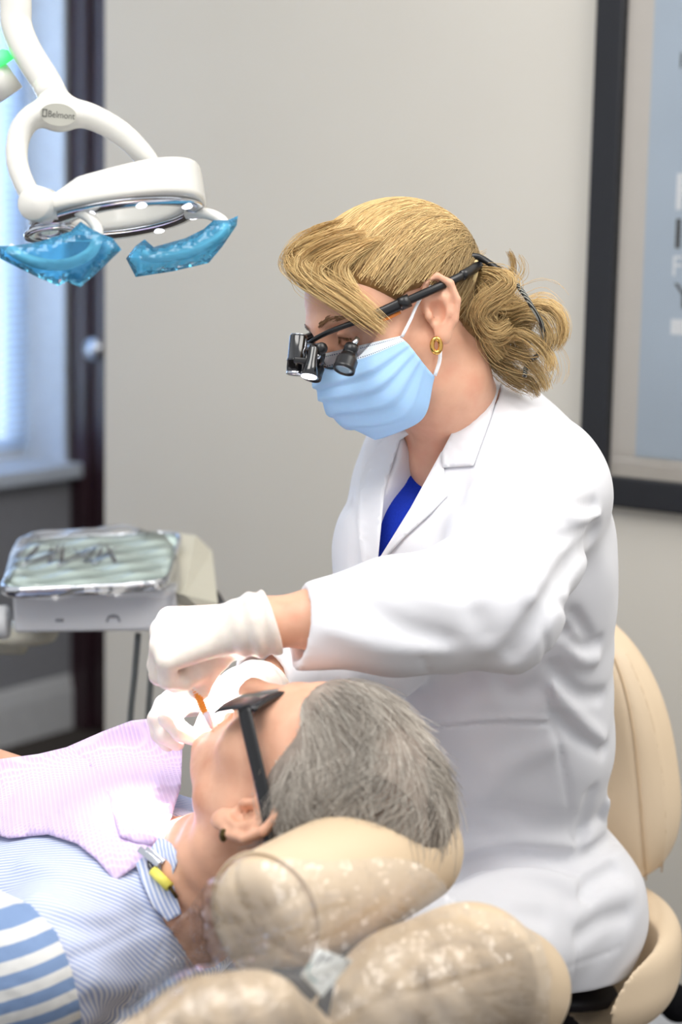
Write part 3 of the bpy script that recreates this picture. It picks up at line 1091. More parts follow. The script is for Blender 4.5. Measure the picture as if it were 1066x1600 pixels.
# ------------------------------------------------------------------ earring
M_gold = mat('gold', (226, 178, 96), .16, .5, 1.0, var=.02)
er = P(682, 540, 2.088)
mb = MB()
ring = [er + .0078 * HS * (math.cos(a) * nrm(A(.95, .1, -.1)) * .62 + math.sin(a) * A(0, 0, 1)) for a in np.linspace(0, 2 * math.pi, 28)]
mb.tube(ring, .0027, 10, cap=False)
mb.part('earring', M_gold, dent, label='small gold hoop earring')

# ------------------------------------------------------------------ hair of the dentist
def hairline(x):
    return np.interp(x, [-.12, -.07, -.045, -.022, 0, .02, .036, .060, .088, .11], [-.065, -.062, -.045, .004, .034, .036, .030, .056, .082, .095])
def hcap_l(q):
    d = ell(q, (-.004, 0, .050), (.109, .086, .090))
    d = smin(d, ell(q, (.052, -.004, .096), (.043, .054, .030)), .02)
    d = smin(d, ell(q, (-.060, 0, -.02), (.042, .055, .048)), .02)
    return d
def hcap(p):
    q = hloc(p)
    d = hcap_l(q)
    d = smax(d, (hairline(q[:, 0]) - q[:, 2]) * .75, .012)
    return d * HS
t = NT('blond_hair')
at = t.node('ShaderNodeAttribute', attribute_name='tint'); t.link(at.outputs['Color'], t.b.inputs['Base Color'])
t.set(Roughness=.42, Specular_IOR_Level=.45, Subsurface_Weight=0)
M_hair = t.m
M_haircap = mat('hair_mass', (132, 100, 60), .6, .3, var=.3, vscale=120, bump=.5, bscale=260)
def hside(p):
    # the cap wraps the skull only: keep a shell
    return smax(hcap(p), -(dhead(p) + .004), .002)
lo, hi = bounds([hw(.12, 0, .14), hw(-.13, 0, -.08), hw(0, .1, 0), hw(0, -.1, 0)], .03)
v, q = mesh_sdf(hcap, lo, hi, .003 if not DRAFT else .005, 1)
hair = part('hair', v, q, M_haircap, dent)


def push(f, x, off, it=4):
    """move points to distance off from the surface of f"""
    for _ in range(it):
        x = x - (f(x) - off)[:, None] * grad(f, x)
    return x


def blond(n, dark=0.25):
    pal = np.array([lin(246, 218, 158)[:3], lin(216, 180, 120)[:3], lin(176, 136, 84)[:3], lin(112, 82, 50)[:3]])
    w = rng.dirichlet([1.2, 1.4, .9, dark], n)
    return w @ pal


hc = lambda p: hcap_l(hloc(p)) * HS
TIE = hw(-.116, 0, .028)
cols = []; allp = []
# swept back over the skull
N_ = 7500
xs = rng.uniform(-.085, .092, N_); ys = rng.uniform(-.088, .088, N_)
zz = hairline(xs) + .006
top = rng.random(N_)
r0_ = np.stack([xs, ys, np.where(np.abs(ys) > .055, zz + rng.random(N_) ** 1.5 * .09, .14)], 1)
pt = HO + HS * (r0_ @ HF)
pt = push(hc, pt, .001, 6)
ql = hloc(pt); ok = ql[:, 2] > hairline(ql[:, 0]) + .004
pt = pt[ok]; ql = ql[ok]
n = 16
s = np.linspace(0, 1, n)
path = pt[:, None] * (1 - s[None, :, None]) + TIE[None, None] * s[None, :, None]
bow = np.sin(s * math.pi)[None, :, None] * HF[2][None, None] * (.020 + .02 * rng.random((len(pt), 1, 1)))
path = path + bow
off = (.0008 + .0028 * rng.random((len(pt), 1))) * np.sin(np.linspace(.25, 2.9, n))[None] + .0006
fl = path.reshape(-1, 3)
fl = push(hc, fl, off.reshape(-1), 3)
path = fl.reshape(len(pt), n, 3)
path += (.0007 * np.sin(s * 9 + rng.random((len(pt), 1)) * 6))[:, :, None] * HF[2]
path[:, -1] = TIE + rng.normal(0, .006, (len(pt), 3))
c = blond(len(pt), .5)
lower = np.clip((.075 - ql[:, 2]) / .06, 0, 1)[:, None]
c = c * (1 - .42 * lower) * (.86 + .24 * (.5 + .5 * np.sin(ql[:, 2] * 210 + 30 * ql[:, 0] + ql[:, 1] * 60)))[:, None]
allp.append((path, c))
# ponytail and fringe from guides
def guide(px, Ys, num, spread, flare, n=22, tip=.6):
    g = np.array([P(a[0], a[1], y) for a, y in zip(px, np.interp(np.linspace(0, 1, len(px)), np.linspace(0, 1, len(Ys)), Ys))])
    g = spline(g, n)
    s = np.linspace(0, 1, n)
    T, N1, B1 = frames(g)
    u = rng.normal(0, 1, (num, 1)); v = rng.normal(0, 1, (num, 1))
    sw = spread * (.45 + flare * np.sin(s * math.pi * .75))[None]
    ph = rng.random((num, 1)) * 6.28
    wv = .0012 * np.sin(s * 12 + ph)
    x = g[None] + (u * sw + wv)[..., None] * N1[None] + (v * sw + wv)[..., None] * B1[None]
    # uneven lengths
    L = 1 - .22 * rng.random(num) * tip
    S0 = .22 * rng.random(num)
    out = np.empty_like(x)
    for i in range(num):
        k = (S0[i] + s * (L[i] - S0[i])) * (n - 1); a = np.minimum(k.astype(int), n - 2); f_ = (k - a)[:, None]
        out[i] = x[i, a] * (1 - f_) + x[i, a + 1] * f_
    return out
PT = [
 ([(733, 432), (760, 440), (800, 440), (815, 420), (806, 396)], [2.17, 2.16], 26, .004, 1.6),
 ([(733, 436), (770, 470), (815, 470), (850, 462), (878, 480)], [2.17, 2.15], 40, .006, 1.8),
 ([(733, 440), (770, 520), (820, 545), (850, 545), (868, 575), (862, 600)], [2.17, 2.15], 40, .006, 1.8),
 ([(733, 440), (760, 540), (800, 570), (840, 580), (858, 600)], [2.17, 2.15], 40, .007, 1.8),
 ([(731, 430), (756, 424), (786, 433), (801, 424), (801, 404), (795, 392)], [2.17, 2.15], 70, .0035, .5),
 ([(731, 428), (760, 424), (786, 431), (797, 446), (777, 462), (757, 476), (750, 494), (770, 505)], [2.17, 2.13, 2.12, 2.13], 330, .0055, .9),
 ([(731, 432), (754, 448), (763, 476), (756, 500), (775, 517), (800, 502)], [2.17, 2.13, 2.13], 260, .0055, .9),
 ([(733, 436), (762, 470), (792, 490), (830, 478), (858, 478), (877, 496), (880, 523), (867, 548)], [2.18, 2.15, 2.14, 2.14], 300, .0042, .9),
 ([(733, 436), (764, 480), (795, 503), (825, 492), (848, 502), (860, 528), (857, 550)], [2.18, 2.14, 2.13], 260, .0045, .9),
 ([(733, 440), (760, 500), (780, 528), (812, 520), (842, 538), (858, 560), (858, 582)], [2.18, 2.14, 2.13], 250, .0045, .9),
 ([(733, 440), (758, 500), (782, 545), (818, 560), (845, 588), (855, 612)], [2.18, 2.16, 2.15], 220, .0045, .9),
 ([(733, 440), (754, 510), (776, 560), (802, 584), (830, 600), (843, 620)], [2.18, 2.17, 2.16], 260, .0050, .9),
 ([(733, 440), (750, 480), (760, 525), (776, 566), (800, 592), (832, 610)], [2.18, 2.18, 2.18], 260, .0060, 1.0),
 ([(733, 440), (743, 480), (743, 515), (746, 542)], [2.18, 2.19, 2.19], 120, .0040, .7),
 ([(733, 436), (752, 466), (792, 486), (790, 512), (768, 530), (790, 560)], [2.18, 2.16, 2.15], 300, .0065, 1.0),
 ([(733, 434), (760, 452), (800, 470), (826, 500), (812, 530), (830, 560)], [2.18, 2.18, 2.18], 240, .0060, 1.0),
 ([(733, 430), (770, 440), (790, 470), (780, 500), (800, 540), (790, 575)], [2.18, 2.19, 2.19], 260, .0065, 1.0),
]
for a in PT:
    a = (a[0], a[1], int(a[2] * .62), a[3] * .72, a[4])
    pth = guide(*a)
    k = blond(len(pth), .45) * rng.uniform(.62, 1.12)
    allp.append((pth[:, np.linspace(0, 21, 16).astype(int)], k))
hf = lambda p: np.minimum(hc(p), dhead(p))
def fringe(px, num, spread, flare, lift):
    px = spline(np.array(px, float), 10)
    w = trace(hf, px[:, 0], px[:, 1], 1.7)
    Y = w[:, 1] - np.linspace(.004, lift, 10)
    return guide([tuple(a) for a in px], list(Y), num, spread, flare)
FR = [
 ([(560, 356), (510, 372), (472, 394), (462, 412), (482, 436), (520, 456), (556, 480), (590, 506)], 300, .0050, .9, .010),
 ([(572, 366), (522, 380), (484, 402), (484, 424), (508, 446), (540, 466), (572, 490), (606, 518)], 300, .0050, .8, .012),
 ([(584, 376), (540, 392), (505, 412), (506, 436), (530, 458), (558, 480), (580, 500)], 260, .0045, .8, .010),
 ([(540, 346), (500, 364), (466, 390), (455, 412), (470, 430)], 220, .0050, .8, .010),
 ([(600, 372), (560, 392), (535, 415), (540, 440), (560, 462)], 200, .0040, .8, .006),
]
for a in FR:
    pth = fringe(*a)
    k = blond(len(pth), .12)
    allp.append((pth[:, np.linspace(0, 21, 16).astype(int)], k))
pp = np.concatenate([a for a, _ in allp]); cc = np.concatenate([b for _, b in allp])
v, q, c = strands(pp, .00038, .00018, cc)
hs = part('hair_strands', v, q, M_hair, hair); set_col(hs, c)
# brows and lashes
for sg in (1, -1):
    bl_ = []
    for k_ in range(100):
        u = rng.random(); x0 = np.interp(u, [0, .5, 1], [.1075, .1015, .086]); y0 = np.interp(u, [0, .5, 1], [.012, .028, .048]); z0 = np.interp(u, [0, .5, 1], [.036, .041, .036]) + rng.normal(0, .0012)
        a_ = A(x0 + .002, y0 * sg, z0); e_ = a_ + A(-.002, sg * .0065, .0025 * (1 - u * 1.6))
        bl_.append([hw(*(a_ + (e_ - a_) * t_)) for t_ in np.linspace(0, 1, 5)])
    for k_ in range(60):
        u = rng.random(); a_ = A(np.interp(u, [0, .5, 1], [.093, .1000, .091]), sg * (.018 + .028 * u), np.interp(u, [0, .5, 1], [.0125, .0185, .0125]))
        e_ = a_ + A(.0055, sg * .003 * (u - .3), -.004); bl_.append([hw(*(a_ + (e_ - a_) * t_)) for t_ in np.linspace(0, 1, 5)])
    bl_ = push(dhead, np.array(bl_).reshape(-1, 3), .0008, 2).reshape(-1, 5, 3)
    v, q, c = strands(bl_, .00040, .00015, np.tile(np.array(lin(132, 98, 66)[:3]), (len(bl_), 1)))
    o = part('eyebrow', v, q, M_hair, hair); set_col(o, c)
# hair tie
mb = MB()
tp = P(729, 428, 2.16)
ax = nrm(P(742, 430, 2.17) - P(720, 424, 2.165))
b1 = nrm(np.cross(ax, A(0, 1, 0))); b2 = np.cross(ax, b1)
for k_ in range(2):
    mb.tube([tp + ax * (.004 * k_) + .0135 * (math.cos(a) * b1 * 1.25 + math.sin(a) * b2) for a in np.linspace(0, 2 * math.pi, 25)], .0042, 10, cap=False)
M_tie = mat('cream_hair_tie', (222, 200, 150), .8, .2, bump=.4, bscale=400)
mb.part('hair_tie', M_tie, hair, label='cream hair tie')

# ------------------------------------------------------------------ loupe glasses (worn, a thing of its own)
M_bk = mat('black_plastic', (18, 18, 20), .32, .5)
M_bkg = mat('black_gloss_metal', (12, 12, 15), .12, .6, coat=.6)
M_silver = mat('silver', (205, 208, 214), .22, .5, 1.0, var=.01)
lg = root('loupe_glasses', hw(.118, 0, .02), 'black magnifying loupe glasses with headlight worn by the person in the white coat', 'glasses')
Lh = lambda x: hw(*x)
# front frame: brow bar and rims
def lensgrid(sg, nu=17, nv=9):
    g = np.zeros((nu, nv, 3))
    for i in range(nu):
        a = i / (nu - 1)
        y = .006 + .062 * a
        x = .1265 - 9.5 * y * y * (1 + 3.0 * y)
        topz = .027 - .004 * (1 - a) + .003 * math.sin(a * math.pi)
        hgt = .041 * (math.sin(math.pi * (.12 + .80 * a)) ** .55)
        for j in range(nv):
            b = j / (nv - 1)
            g[i, j] = hw(x - .004 * b, sg * y, topz - hgt * b)
    return g
t = NT('clear_lens')
tp_ = t.node('ShaderNodeBsdfTransparent'); tp_.inputs[0].default_value = (.93, .92, .92, 1); gl = t.node('ShaderNodeBsdfGlossy'); gl.inputs['Roughness'].default_value = .02
fr = t.node('ShaderNodeFresnel'); fr.inputs[0].default_value = 1.35
mx = t.node('ShaderNodeMixShader'); t.link(fr.outputs[0], mx.inputs[0]); t.link(tp_.outputs[0], mx.inputs[1]); t.link(gl.outputs[0], mx.inputs[2]); t.link(mx.outputs[0], t.out.inputs[0])
M_lens = t.m
bar = MB()
for sg in (1, -1):
    g = lensgrid(sg)
    top = g[:, 0]
    bar.tube(spline(np.vstack([[hw(.1265, 0, .0245)], top]), 26), np.linspace(.0026, .0034, 26), 8)
    rim = np.vstack([g[1:, -1][::-1], ])
    bar.tube(g[0], .0016, 8); bar.tube(g[:9, -1], .0011, 8)
    v, q = sheet(g, .0012)
    part('lens', v, q, M_lens, lg, label='clear lens')
bar.part('frame', M_bk, lg)
M_amber = mat('amber_plastic', (214, 120, 40), .2, .5)
for sg in (1, -1):
    m = A(1, sg, 1)
    tb = MB()
    pts = [x * m for x in spline([A(.080, .0685, .0275), A(.062, .0745, .0265), A(.030, .0835, .0275), A(-.012, .0895, .0285), A(-.052, .0845, .0295), A(-.086, .060, .031)], 30)]
    pts = np.array([hw(*x) for x in pts])
    tb.tube(pts[:13], np.linspace(.0062, .0066, 13), 10, flat=(HF[1], .45))
    tb.tube(pts[11:], np.linspace(.0048, .0046, 19), 10, flat=(HF[1], .6))
    tb.tube(pts[22:], np.linspace(.0056, .0058, 8), 10, flat=(HF[1], .7))
    tb.tube(pts[10:13], .0074, 10, flat=(HF[1], .6))
    tb.part('temple', M_bk, lg)
    am = MB(); am.tube([hw(*(A(x, y, z) * m)) for x, y, z in ((.074, .0695, .0185), (.055, .0745, .0185), (.040, .078, .0195))], .0022, 8, flat=(HF[1], .4)); am.part('side_tint', M_amber, lg, label='amber inner edge of the temple')
# telescopes
GZ = nrm(P(322, 1150, 1.87) - hw(.09, .031, .012))
t = NT('coated_lens'); t.b.inputs['Base Color'].default_value = lin(150, 180, 200); t.set(Roughness=.06, Coat_Weight=1, Specular_IOR_Level=.8); M_cl = t.m
for o in (P(549, 545, 2.052), P(497, 556, 2.085)):
    b = MB()
    b.lathe([(.0, -.004), (.0075, -.004), (.0080, 0), (.0080, .005), (.0072, .0055), (.0072, .007), (.0088, .0075), (.0105, .012), (.0118, .014), (.0118, .023), (.0122, .0235), (.0122, .027), (.0108, .0275), (.0104, .0258)], o, GZ, 36)
    tl = b.part('telescope', M_bk, lg)
    b = MB(); b.lathe([(0, .0268), (.0060, .0266), (.0106, .0256), (.0106, .0240), (0, .0240)], o, GZ, 32); b.part('objective_lens', M_cl, tl)
    b = MB(); b.tube([o - GZ * .003, o - GZ * .012 + HF[0] * -.004], .0028, 8); b.part('bracket', M_silver, tl)
# head light
hx = nrm(P(461, 586, 2.06) - P(467, 524, 2.068)); h0 = P(467, 524, 2.068); hl = np.linalg.norm(P(461, 586, 2.06) - h0)
b = MB(); b.lathe([(0, 0), (.0085, 0), (.0098, .0012), (.0098, hl * .60), (.0104, hl * .605), (.0104, hl * .66), (.0098, hl * .665), (.0098, hl - .004), (.0092, hl - .003)], h0, hx, 36)
hb = b.part('headlight', M_bkg, lg)
b = MB(); b.lathe([(.0094, 0), (.0096, .004), (.0070, .005), (0, .0055)], h0 + hx * (hl - .0042), hx, 32); b.part('end_cap', M_silver, hb, label='silver end cap')
b = MB(); b.lathe([(.0, 0), (.0084, -.0002), (.0084, -.0012), (0, -.0016)], h0, hx, 32); b.part('top_cap', M_silver, hb)
# fine silver line along the barrel
side = nrm(CAM - h0); side = nrm(side - hx * (side @ hx)); sd2 = np.cross(hx, side)
ln = [h0 + hx * (hl * a) + .0099 * (math.cos(w_) * side + math.sin(w_) * sd2) for a, w_ in ((.08, -.95), (.30, -.95), (.38, -.75), (.42, -.75), (.50, -.95), (.60, -.95))]
b = MB(); b.tube(ln, .00035, 6); b.part('silver_line', M_silver, hb)
e0, e1 = P(491, 540, 2.058), P(483, 588, 2.045); ex = nrm(e1 - e0); el_ = np.linalg.norm(e1 - e0)
b = MB(); b.lathe([(0, 0), (.0045, 0), (.0055, .004), (.0060, el_ * .5), (.0075, el_ * .7), (.0092, el_ * .98), (.0086, el_)], e0, ex, 28); lt = b.part('lamp_housing', M_bkg, hb)
t = NT('headlight_glow'); t.set(Emission_Strength=9); t.b.inputs['Emission Color'].default_value = (.85, .84, 1, 1); M_glow = t.m
b = MB(); b.lathe([(.0088, -.001), (.0082, .001), (.005, .002), (0, .0022)], e0 + ex * el_, ex, 28); b.part('lamp_lens', M_glow, lt, label='lit lamp lens')
HEADLIGHT = e0 + ex * (el_ + .008)
b = MB(); b.box((h0 + hx * hl * .63 + e0 + ex * el_ * .55) / 2, (.011, .0065, .0035), np.stack([sd2, side, hx]), bev=.0015); b.part('clamp', M_bk, hb)
b = MB()
jt = P(500, 545, 2.065)
b.tube([hw(.1275, 0, .0235), jt, P(492, 552, 2.06)], .004, 10); b.lathe([(0, -.007), (.006, -.007), (.0066, -.005), (.0066, .005), (.006, .007), (0, .007)], jt, HF[1], 20)
b.tube([jt, P(502, 566, 2.065), P(497, 572, 2.07)], .003, 8)
b.part('hinge_mount', M_bk, hb)
b = MB(); b.lathe([(0, -.0078), (.003, -.0078), (.0035, -.007), (.0035, .0), (0, .0)], P(497, 556, 2.057), HF[1], 16); b.part('screw', M_silver, hb)
# cord behind the head
cpx = [(719, 408), (728, 402), (748, 402), (772, 416), (800, 436), (818, 458), (832, 480), (846, 505), (850, 528), (842, 552), (824, 570), (820, 588)]
t = NT('braided_cord'); wv = t.node('ShaderNodeTexWave', bands_direction='DIAGONAL'); wv.inputs['Scale'].default_value = 160; t.link(t.coords(), wv.inputs[0])
t.link(t.ramp(wv.outputs[1], [(.62, lin(16, 16, 17)), (.8, lin(150, 150, 140))]), t.b.inputs['Base Color']); t.set(Roughness=.6)
b = MB(); cp = spline([P(x, y, 2.135 + .02 * math.sin(i * .8)) for i, (x, y) in enumerate(cpx)], 70)
b.tube(cp, .0027, 8); cord = b.part('retainer_cord', t.m, lg)
b = MB(); b.tube(cp[:22], np.linspace(.0046, .0034, 22), 8); b.part('cord_sleeve', M_bk, cord)
# ------------------------------------------------------------------ the reclining person
PF = head_frame(A(-.30, .40, .87), A(.76, -.50, .42))
PS = 1.06
PEL = P(392, 1270, 1.76)
PO = PEL - PS * .07 * PF[1]
def ploc(p): return (p - PO) @ PF.T / PS
def pw(*v): return PO + PS * (A(*v) @ PF)
TB = nrm(A(-.80, .50, -.33)); LTP = nrm(A(-.55, -.83, 0)); LTP = nrm(LTP - TB * (LTP @ TB)); NP = np.cross(LTP, TB)
NP = NP if NP[2] > 0 else -NP
RP = np.stack([TB, LTP, NP])
NBP = pw(-.035, 0, -.165)
CH = NBP + TB * .17 - NP * .015
BE = NBP + TB * .44 - NP * .02
HPP = NBP + TB * .62 - NP * .03
PSL = NBP + LTP * .165 + TB * .05 - NP * .02
PSR = NBP - LTP * .165 + TB * .05 - NP * .02
PEA = PSL + TB * .27 + LTP * .055 - NP * .05
PEB = PSR + TB * .27 - LTP * .07 - NP * .01
PWA = PEA + TB * .22 - LTP * .13 + NP * .12
PWB = P(-44, 1200, 2.10)
PEB = PSR + (PWB - PSR) * .58 - LTP * .05 - NP * .03
SD = nrm(A(-.84, .53, .03))                     # along the seat
PKL, PKR = HPP + SD * .42 + LTP * .10 + A(0, 0, .04), HPP + SD * .42 - LTP * .10 + A(0, 0, .04)
PAL, PAR = PKL + SD * .38 + A(0, 0, -.16), PKR + SD * .38 + A(0, 0, -.16)


def plain_hand(wr, d, n):
    d = nrm(d); n = nrm(n - d * (n @ d)); t = np.cross(n, d)
    H = dict(wr=wr, mcp=[], f=[])
    for i, (o, L) in enumerate(((.030, .070), (.010, .078), (-.010, .072), (-.029, .058))):
        m = wr + d * .092 + t * o + n * .004; H['mcp'].append(m)
        f1 = m + d * L * .48 - n * L * .16; f2 = f1 + d * L * .27 - n * L * .26; f3 = f2 + d * L * .14 - n * L * .22
        H['f'].append([f1, f2, f3])
    H['th'] = [wr + d * .022 + t * .026, wr + d * .055 + t * .046 - n * .008, wr + d * .080 + t * .050 - n * .016, wr + d * .100 + t * .046 - n * .024]
    return H


HPA = plain_hand(PWA, TB - LTP * .5, NP); HPB = plain_hand(PWB, nrm(TB + LTP * .35), NP)


def ptorso(p, g=0.0):
    d = ell(p, CH, (.21, .165, .112), RP)
    d = smin(d, ell(p, BE, (.24, .160, .118), RP), .08)
    d = smin(d, ell(p, HPP, (.15, .170, .115), RP), .08)
    d = smin(d, chain(p, [PSL, NBP + TB * .05, PSR], [.052, .062, .052], .03), .05)
    return d - g


def parm(p, g=0.0):
    a = chain(p, [PSL, PEA, PWA], [.052 + g, .043 + g, .028 + g], .03)
    b = chain(p, [PSR, PEB, PWB], [.052 + g, .043 + g, .028 + g], .03)
    return np.minimum(a, b)


def pneck(p, g=0.0):
    d = chain(p, [pw(-.022, 0, -.02), pw(-.026, 0, -.09), NBP], [.056 + g, .056 + g, .068 + g], .03)
    return d


def pat_head(p):
    q = ploc(p)
    d = head_sdf(q, k_=1.2)
    d = smax(d, -ell(q, (.105, 0, -.058), (.022, .017, .0105)), .006)
    # furrows of age on the cheek and neck
    return d * PS


def pat_body(p):
    d = smin(ptorso(p, -.006), pneck(p), .05)
    d = smin(d, cone(p, pw(-.005, .05, -.05), NBP + LTP * .05 + TB * .02, .016, .014), .03)
    x = (p - NBP) @ PF[2]
    d = d - .0012 * np.sin(x * 260 + 6 * ((p - NBP) @ PF[0]) * 8) * np.exp(-((x - .055) / .04) ** 2)
    d = smin(d, pat_head(p), .022)
    a = np.minimum(smin(chain(p, [PSL, PEA, PWA], [.05, .040, .0255], .03), hand_sdf(p, HPA), .015),
                   smin(chain(p, [PSR, PEB, PWB], [.05, .042, .030], .03), hand_sdf(p, HPB), .015))
    d = smin(d, a, .03)
    for kn, an, s in ((PKL, PAL, 1), (PKR, PAR, -1)):
        d = smin(d, chain(p, [HPP + LTP * .09 * s, kn, an, an + A(0, 0, .10) + SD * .08], [.082, .056, .038, .028], .03), .04)
    return d


t = NT('aged_skin')
n = t.noise(24, 5); n2 = t.noise(90, 3)
t.link(t.ramp(n, [(.25, lin(212, 158, 130)), (.5, lin(224, 174, 146)), (.75, lin(206, 146, 118))]), t.b.inputs['Base Color'])
t.set(Roughness=.5, Subsurface_Weight=.12, Subsurface_Scale=.008, Specular_IOR_Level=.4); t.b.inputs['Subsurface Radius'].default_value = (1, .35, .2)
t.bump(n2, .35, .0012)
M_skin2 = t.m
pat = root('person', A(NBP[0], NBP[1], .6), 'person with short grey hair lying back under a lavender bib, dark glasses on', 'person')
lo, hi = bounds([PO, NBP, HPP, PKL, PKR, PAL, PAR, PSL, PSR, PEA, PWA, PWB, pw(.14, 0, 0), pw(0, 0, .14)], .19)
v, q = mesh_sdf(pat_body, lo, hi, .0025 if not DRAFT else .005, 1)
part('body', v, q, M_skin2, pat)

# ---- shirt
NSTR = nrm(LTP * .74 - NP * .67)
def stripes(name, nv, period, c1, c2, duty, soft=.08, rough=.85):
    t = NT(name)
    tc = t.node('ShaderNodeTexCoord')
    nz = t.node('ShaderNodeTexNoise'); nz.inputs['Scale'].default_value = 6
    t.link(tc.outputs['Object'], nz.inputs[0])
    dp = t.node('ShaderNodeVectorMath', operation='DOT_PRODUCT'); t.link(tc.outputs['Object'], dp.inputs[0]); dp.inputs[1].default_value = tuple(nv)
    m0 = t.node('ShaderNodeMath', operation='MULTIPLY_ADD'); t.link(nz.outputs['Fac'], m0.inputs[0]); m0.inputs[1].default_value = .005; t.link(dp.outputs['Value'], m0.inputs[2])
    m1 = t.node('ShaderNodeMath', operation='DIVIDE'); t.link(m0.outputs[0], m1.inputs[0]); m1.inputs[1].default_value = period
    m2 = t.node('ShaderNodeMath', operation='FRACT'); t.link(m1.outputs[0], m2.inputs[0])
    t.link(t.ramp(m2.outputs[0], [(0, c1), (duty - soft, c1), (duty, c2), (1 - soft, c2), (1, c1)]), t.b.inputs['Base Color'])
    t.set(Roughness=rough, Specular_IOR_Level=.2); t.bump(t.noise(600, 3), .3, .0008)
    return t.m
M_shirt = stripes('fine_striped_cotton', NSTR, .0042, lin(162, 178, 218), lin(224, 228, 242), .5, .14)
M_collar = stripes('fine_striped_collar', nrm(A(.85, -.1, .5)), .0042, lin(162, 178, 218), lin(224, 228, 242), .5, .14)
PFOLD = []
def psleeves(p):
    a = chain(p, [PSL, PEA, PWA], [.064, .055, .042], .03)
    b = chain(p, [PSR, PEB, PWB], [.064, .055, .042], .03)
    a = smax(a, (p - PWA) @ nrm(PWA - PEA) + .03, .003)
    b = smax(b, (p - PWB) @ nrm(PWB - PEB) + .085, .003)
    return np.minimum(a, b)
def pshirt0(p):
    return smin(ptorso(p, .008), psleeves(p), .035)
def pshirt(p):
    d = pshirt0(p)
    for pts, amp, w in PFOLD:
        d = d - amp * np.exp(-(polydist(p, pts) / w) ** 2)
    d = smax(d, -pneck(p, .010), .008)
    d = smax(d, -((p - HPP) @ TB - .06) * -1 - .0, .01)
    for el, wr in ((PEA, PWA),):
        pass
    return d
for px, amp, w in [([(110, 1498), (160, 1480), (215, 1455), (268, 1440)], -.004, .004),
                   ([(60, 1400), (130, 1430), (200, 1440)], .004, .012), ([(90, 1440), (150, 1450), (230, 1430)], -.005, .010),
                   ([(150, 1530), (200, 1540), (260, 1510)], .005, .012), ([(140, 1570), (210, 1580), (290, 1550)], -.005, .011),
                   ([(40, 1350), (110, 1370), (190, 1395)], .004, .012)]:
    px = spline(np.array(px, float), 7)
    PFOLD.append((trace(pshirt0, px[:, 0], px[:, 1], 1.25), amp, w))
lo, hi = bounds([NBP, HPP, PSL, PSR, PEA, PEB, PWA, PWB, BE], .21)
def pshirt_cut(p):
    d = pshirt(p)
    return d
v, q = mesh_sdf(pshirt_cut, lo, hi, .004 if not DRAFT else .007, 1)
shirt_o = part('striped_shirt', v, q, M_shirt, pat, label='shirt with fine blue and white stripes')
# shirt collar, near side: stands beside the neck and folds down over the shoulder
pc = lambda p: smin(pshirt0(p), pneck(p, .006), .02)
v, f, _ = patch(pc, [(250, 1306), (268, 1318), (281, 1338), (268, 1372), (276, 1400), (284, 1428), (262, 1440), (240, 1418), (222, 1380), (212, 1350), (232, 1330)], 6, .004, .006, 1.3, 2.4, 5)
part('collar', v, f, M_collar, shirt_o, label='striped shirt collar')
def ptrou(p):
    d = ptorso(p, .004)
    for kn, an, s in ((PKL, PAL, 1), (PKR, PAR, -1)):
        d = smin(d, chain(p, [HPP + LTP * .09 * s, kn, an], [.098, .072, .055], .03), .04)
    return smax(d, .045 - (p - HPP) @ TB, .005)
lo, hi = bounds([HPP, PKL, PKR, PAL, PAR], .2)
M_navy = mat('navy_trouser_cloth', (46, 54, 76), .9, .2, bump=.2)
v, q = mesh_sdf(ptrou, lo, hi, .009, 1)
part('trousers', v, q, M_navy, pat)

# ---- hair of the patient
def phl(x):
    return np.interp(x, [-.13, -.08, -.050, -.036, -.020, 0, .014, .028, .040, .048, .062, .080, .1], [-.072, -.070, -.055, .008, .036, .036, .024, .038, .056, .068, .076, .072, .076])
def pcap_l(q):
    d = ell(q, (-.012, 0, .050), (.100, .086, .094))
    d = smin(d, ell(q, (-.035, 0, .070), (.073, .078, .070)), .03)
    d = smin(d, ell(q, (.044, 0, .074), (.052, .062, .042)), .02)
    d = smin(d, ell(q, (-.072, 0, -.015), (.042, .058, .055)), .02)
    return d
def pcap(p):
    q = ploc(p)
    return smax(pcap_l(q), (phl(q[:, 0]) - q[:, 2]) * .75, .008) * PS
M_gcap = mat('grey_hair_mass', (146, 134, 124), .7, .2, var=.25, vscale=60, bump=.5, bscale=220)
lo, hi = bounds([pw(.12, 0, .15), pw(-.15, 0, -.09), pw(0, .1, 0), pw(0, -.1, 0)], .03)
v, q = mesh_sdf(pcap, lo, hi, .003 if not DRAFT else .005, 1)
phair = part('hair', v, q, M_gcap, pat)
t = NT('grey_hair')
at = t.node('ShaderNodeAttribute', attribute_name='tint'); t.link(at.outputs['Color'], t.b.inputs['Base Color']); t.set(Roughness=.45, Specular_IOR_Level=.4)
M_ghair = t.m
pcf = lambda p: pcap_l(ploc(p)) * PS
u_ = rng.normal(0, 1, (11000, 3)); u_ /= np.linalg.norm(u_, axis=1, keepdims=True)
pt = PO + PS * ((A(-.02, 0, .05) + u_ * .12) @ PF)
hx_ = rng.uniform(-.045, .1, 4200); hy_ = rng.choice([-1, 1], 4200) * rng.uniform(0, .075, 4200)
hz_ = phl(hx_) + rng.uniform(-.001, .022, 4200)
pt = np.vstack([pt, PO + PS * (np.stack([hx_, np.where(hx_ < .055, np.sign(hy_) * .09, hy_), hz_], 1) @ PF)])
n_ = len(pt)
pt = push(pcf, pt, -.002, 8)
ql = ploc(pt); ok = (ql[:, 2] > phl(ql[:, 0]) - .0015)
pt = pt[ok]; ql = ql[ok]; n_ = len(pt)
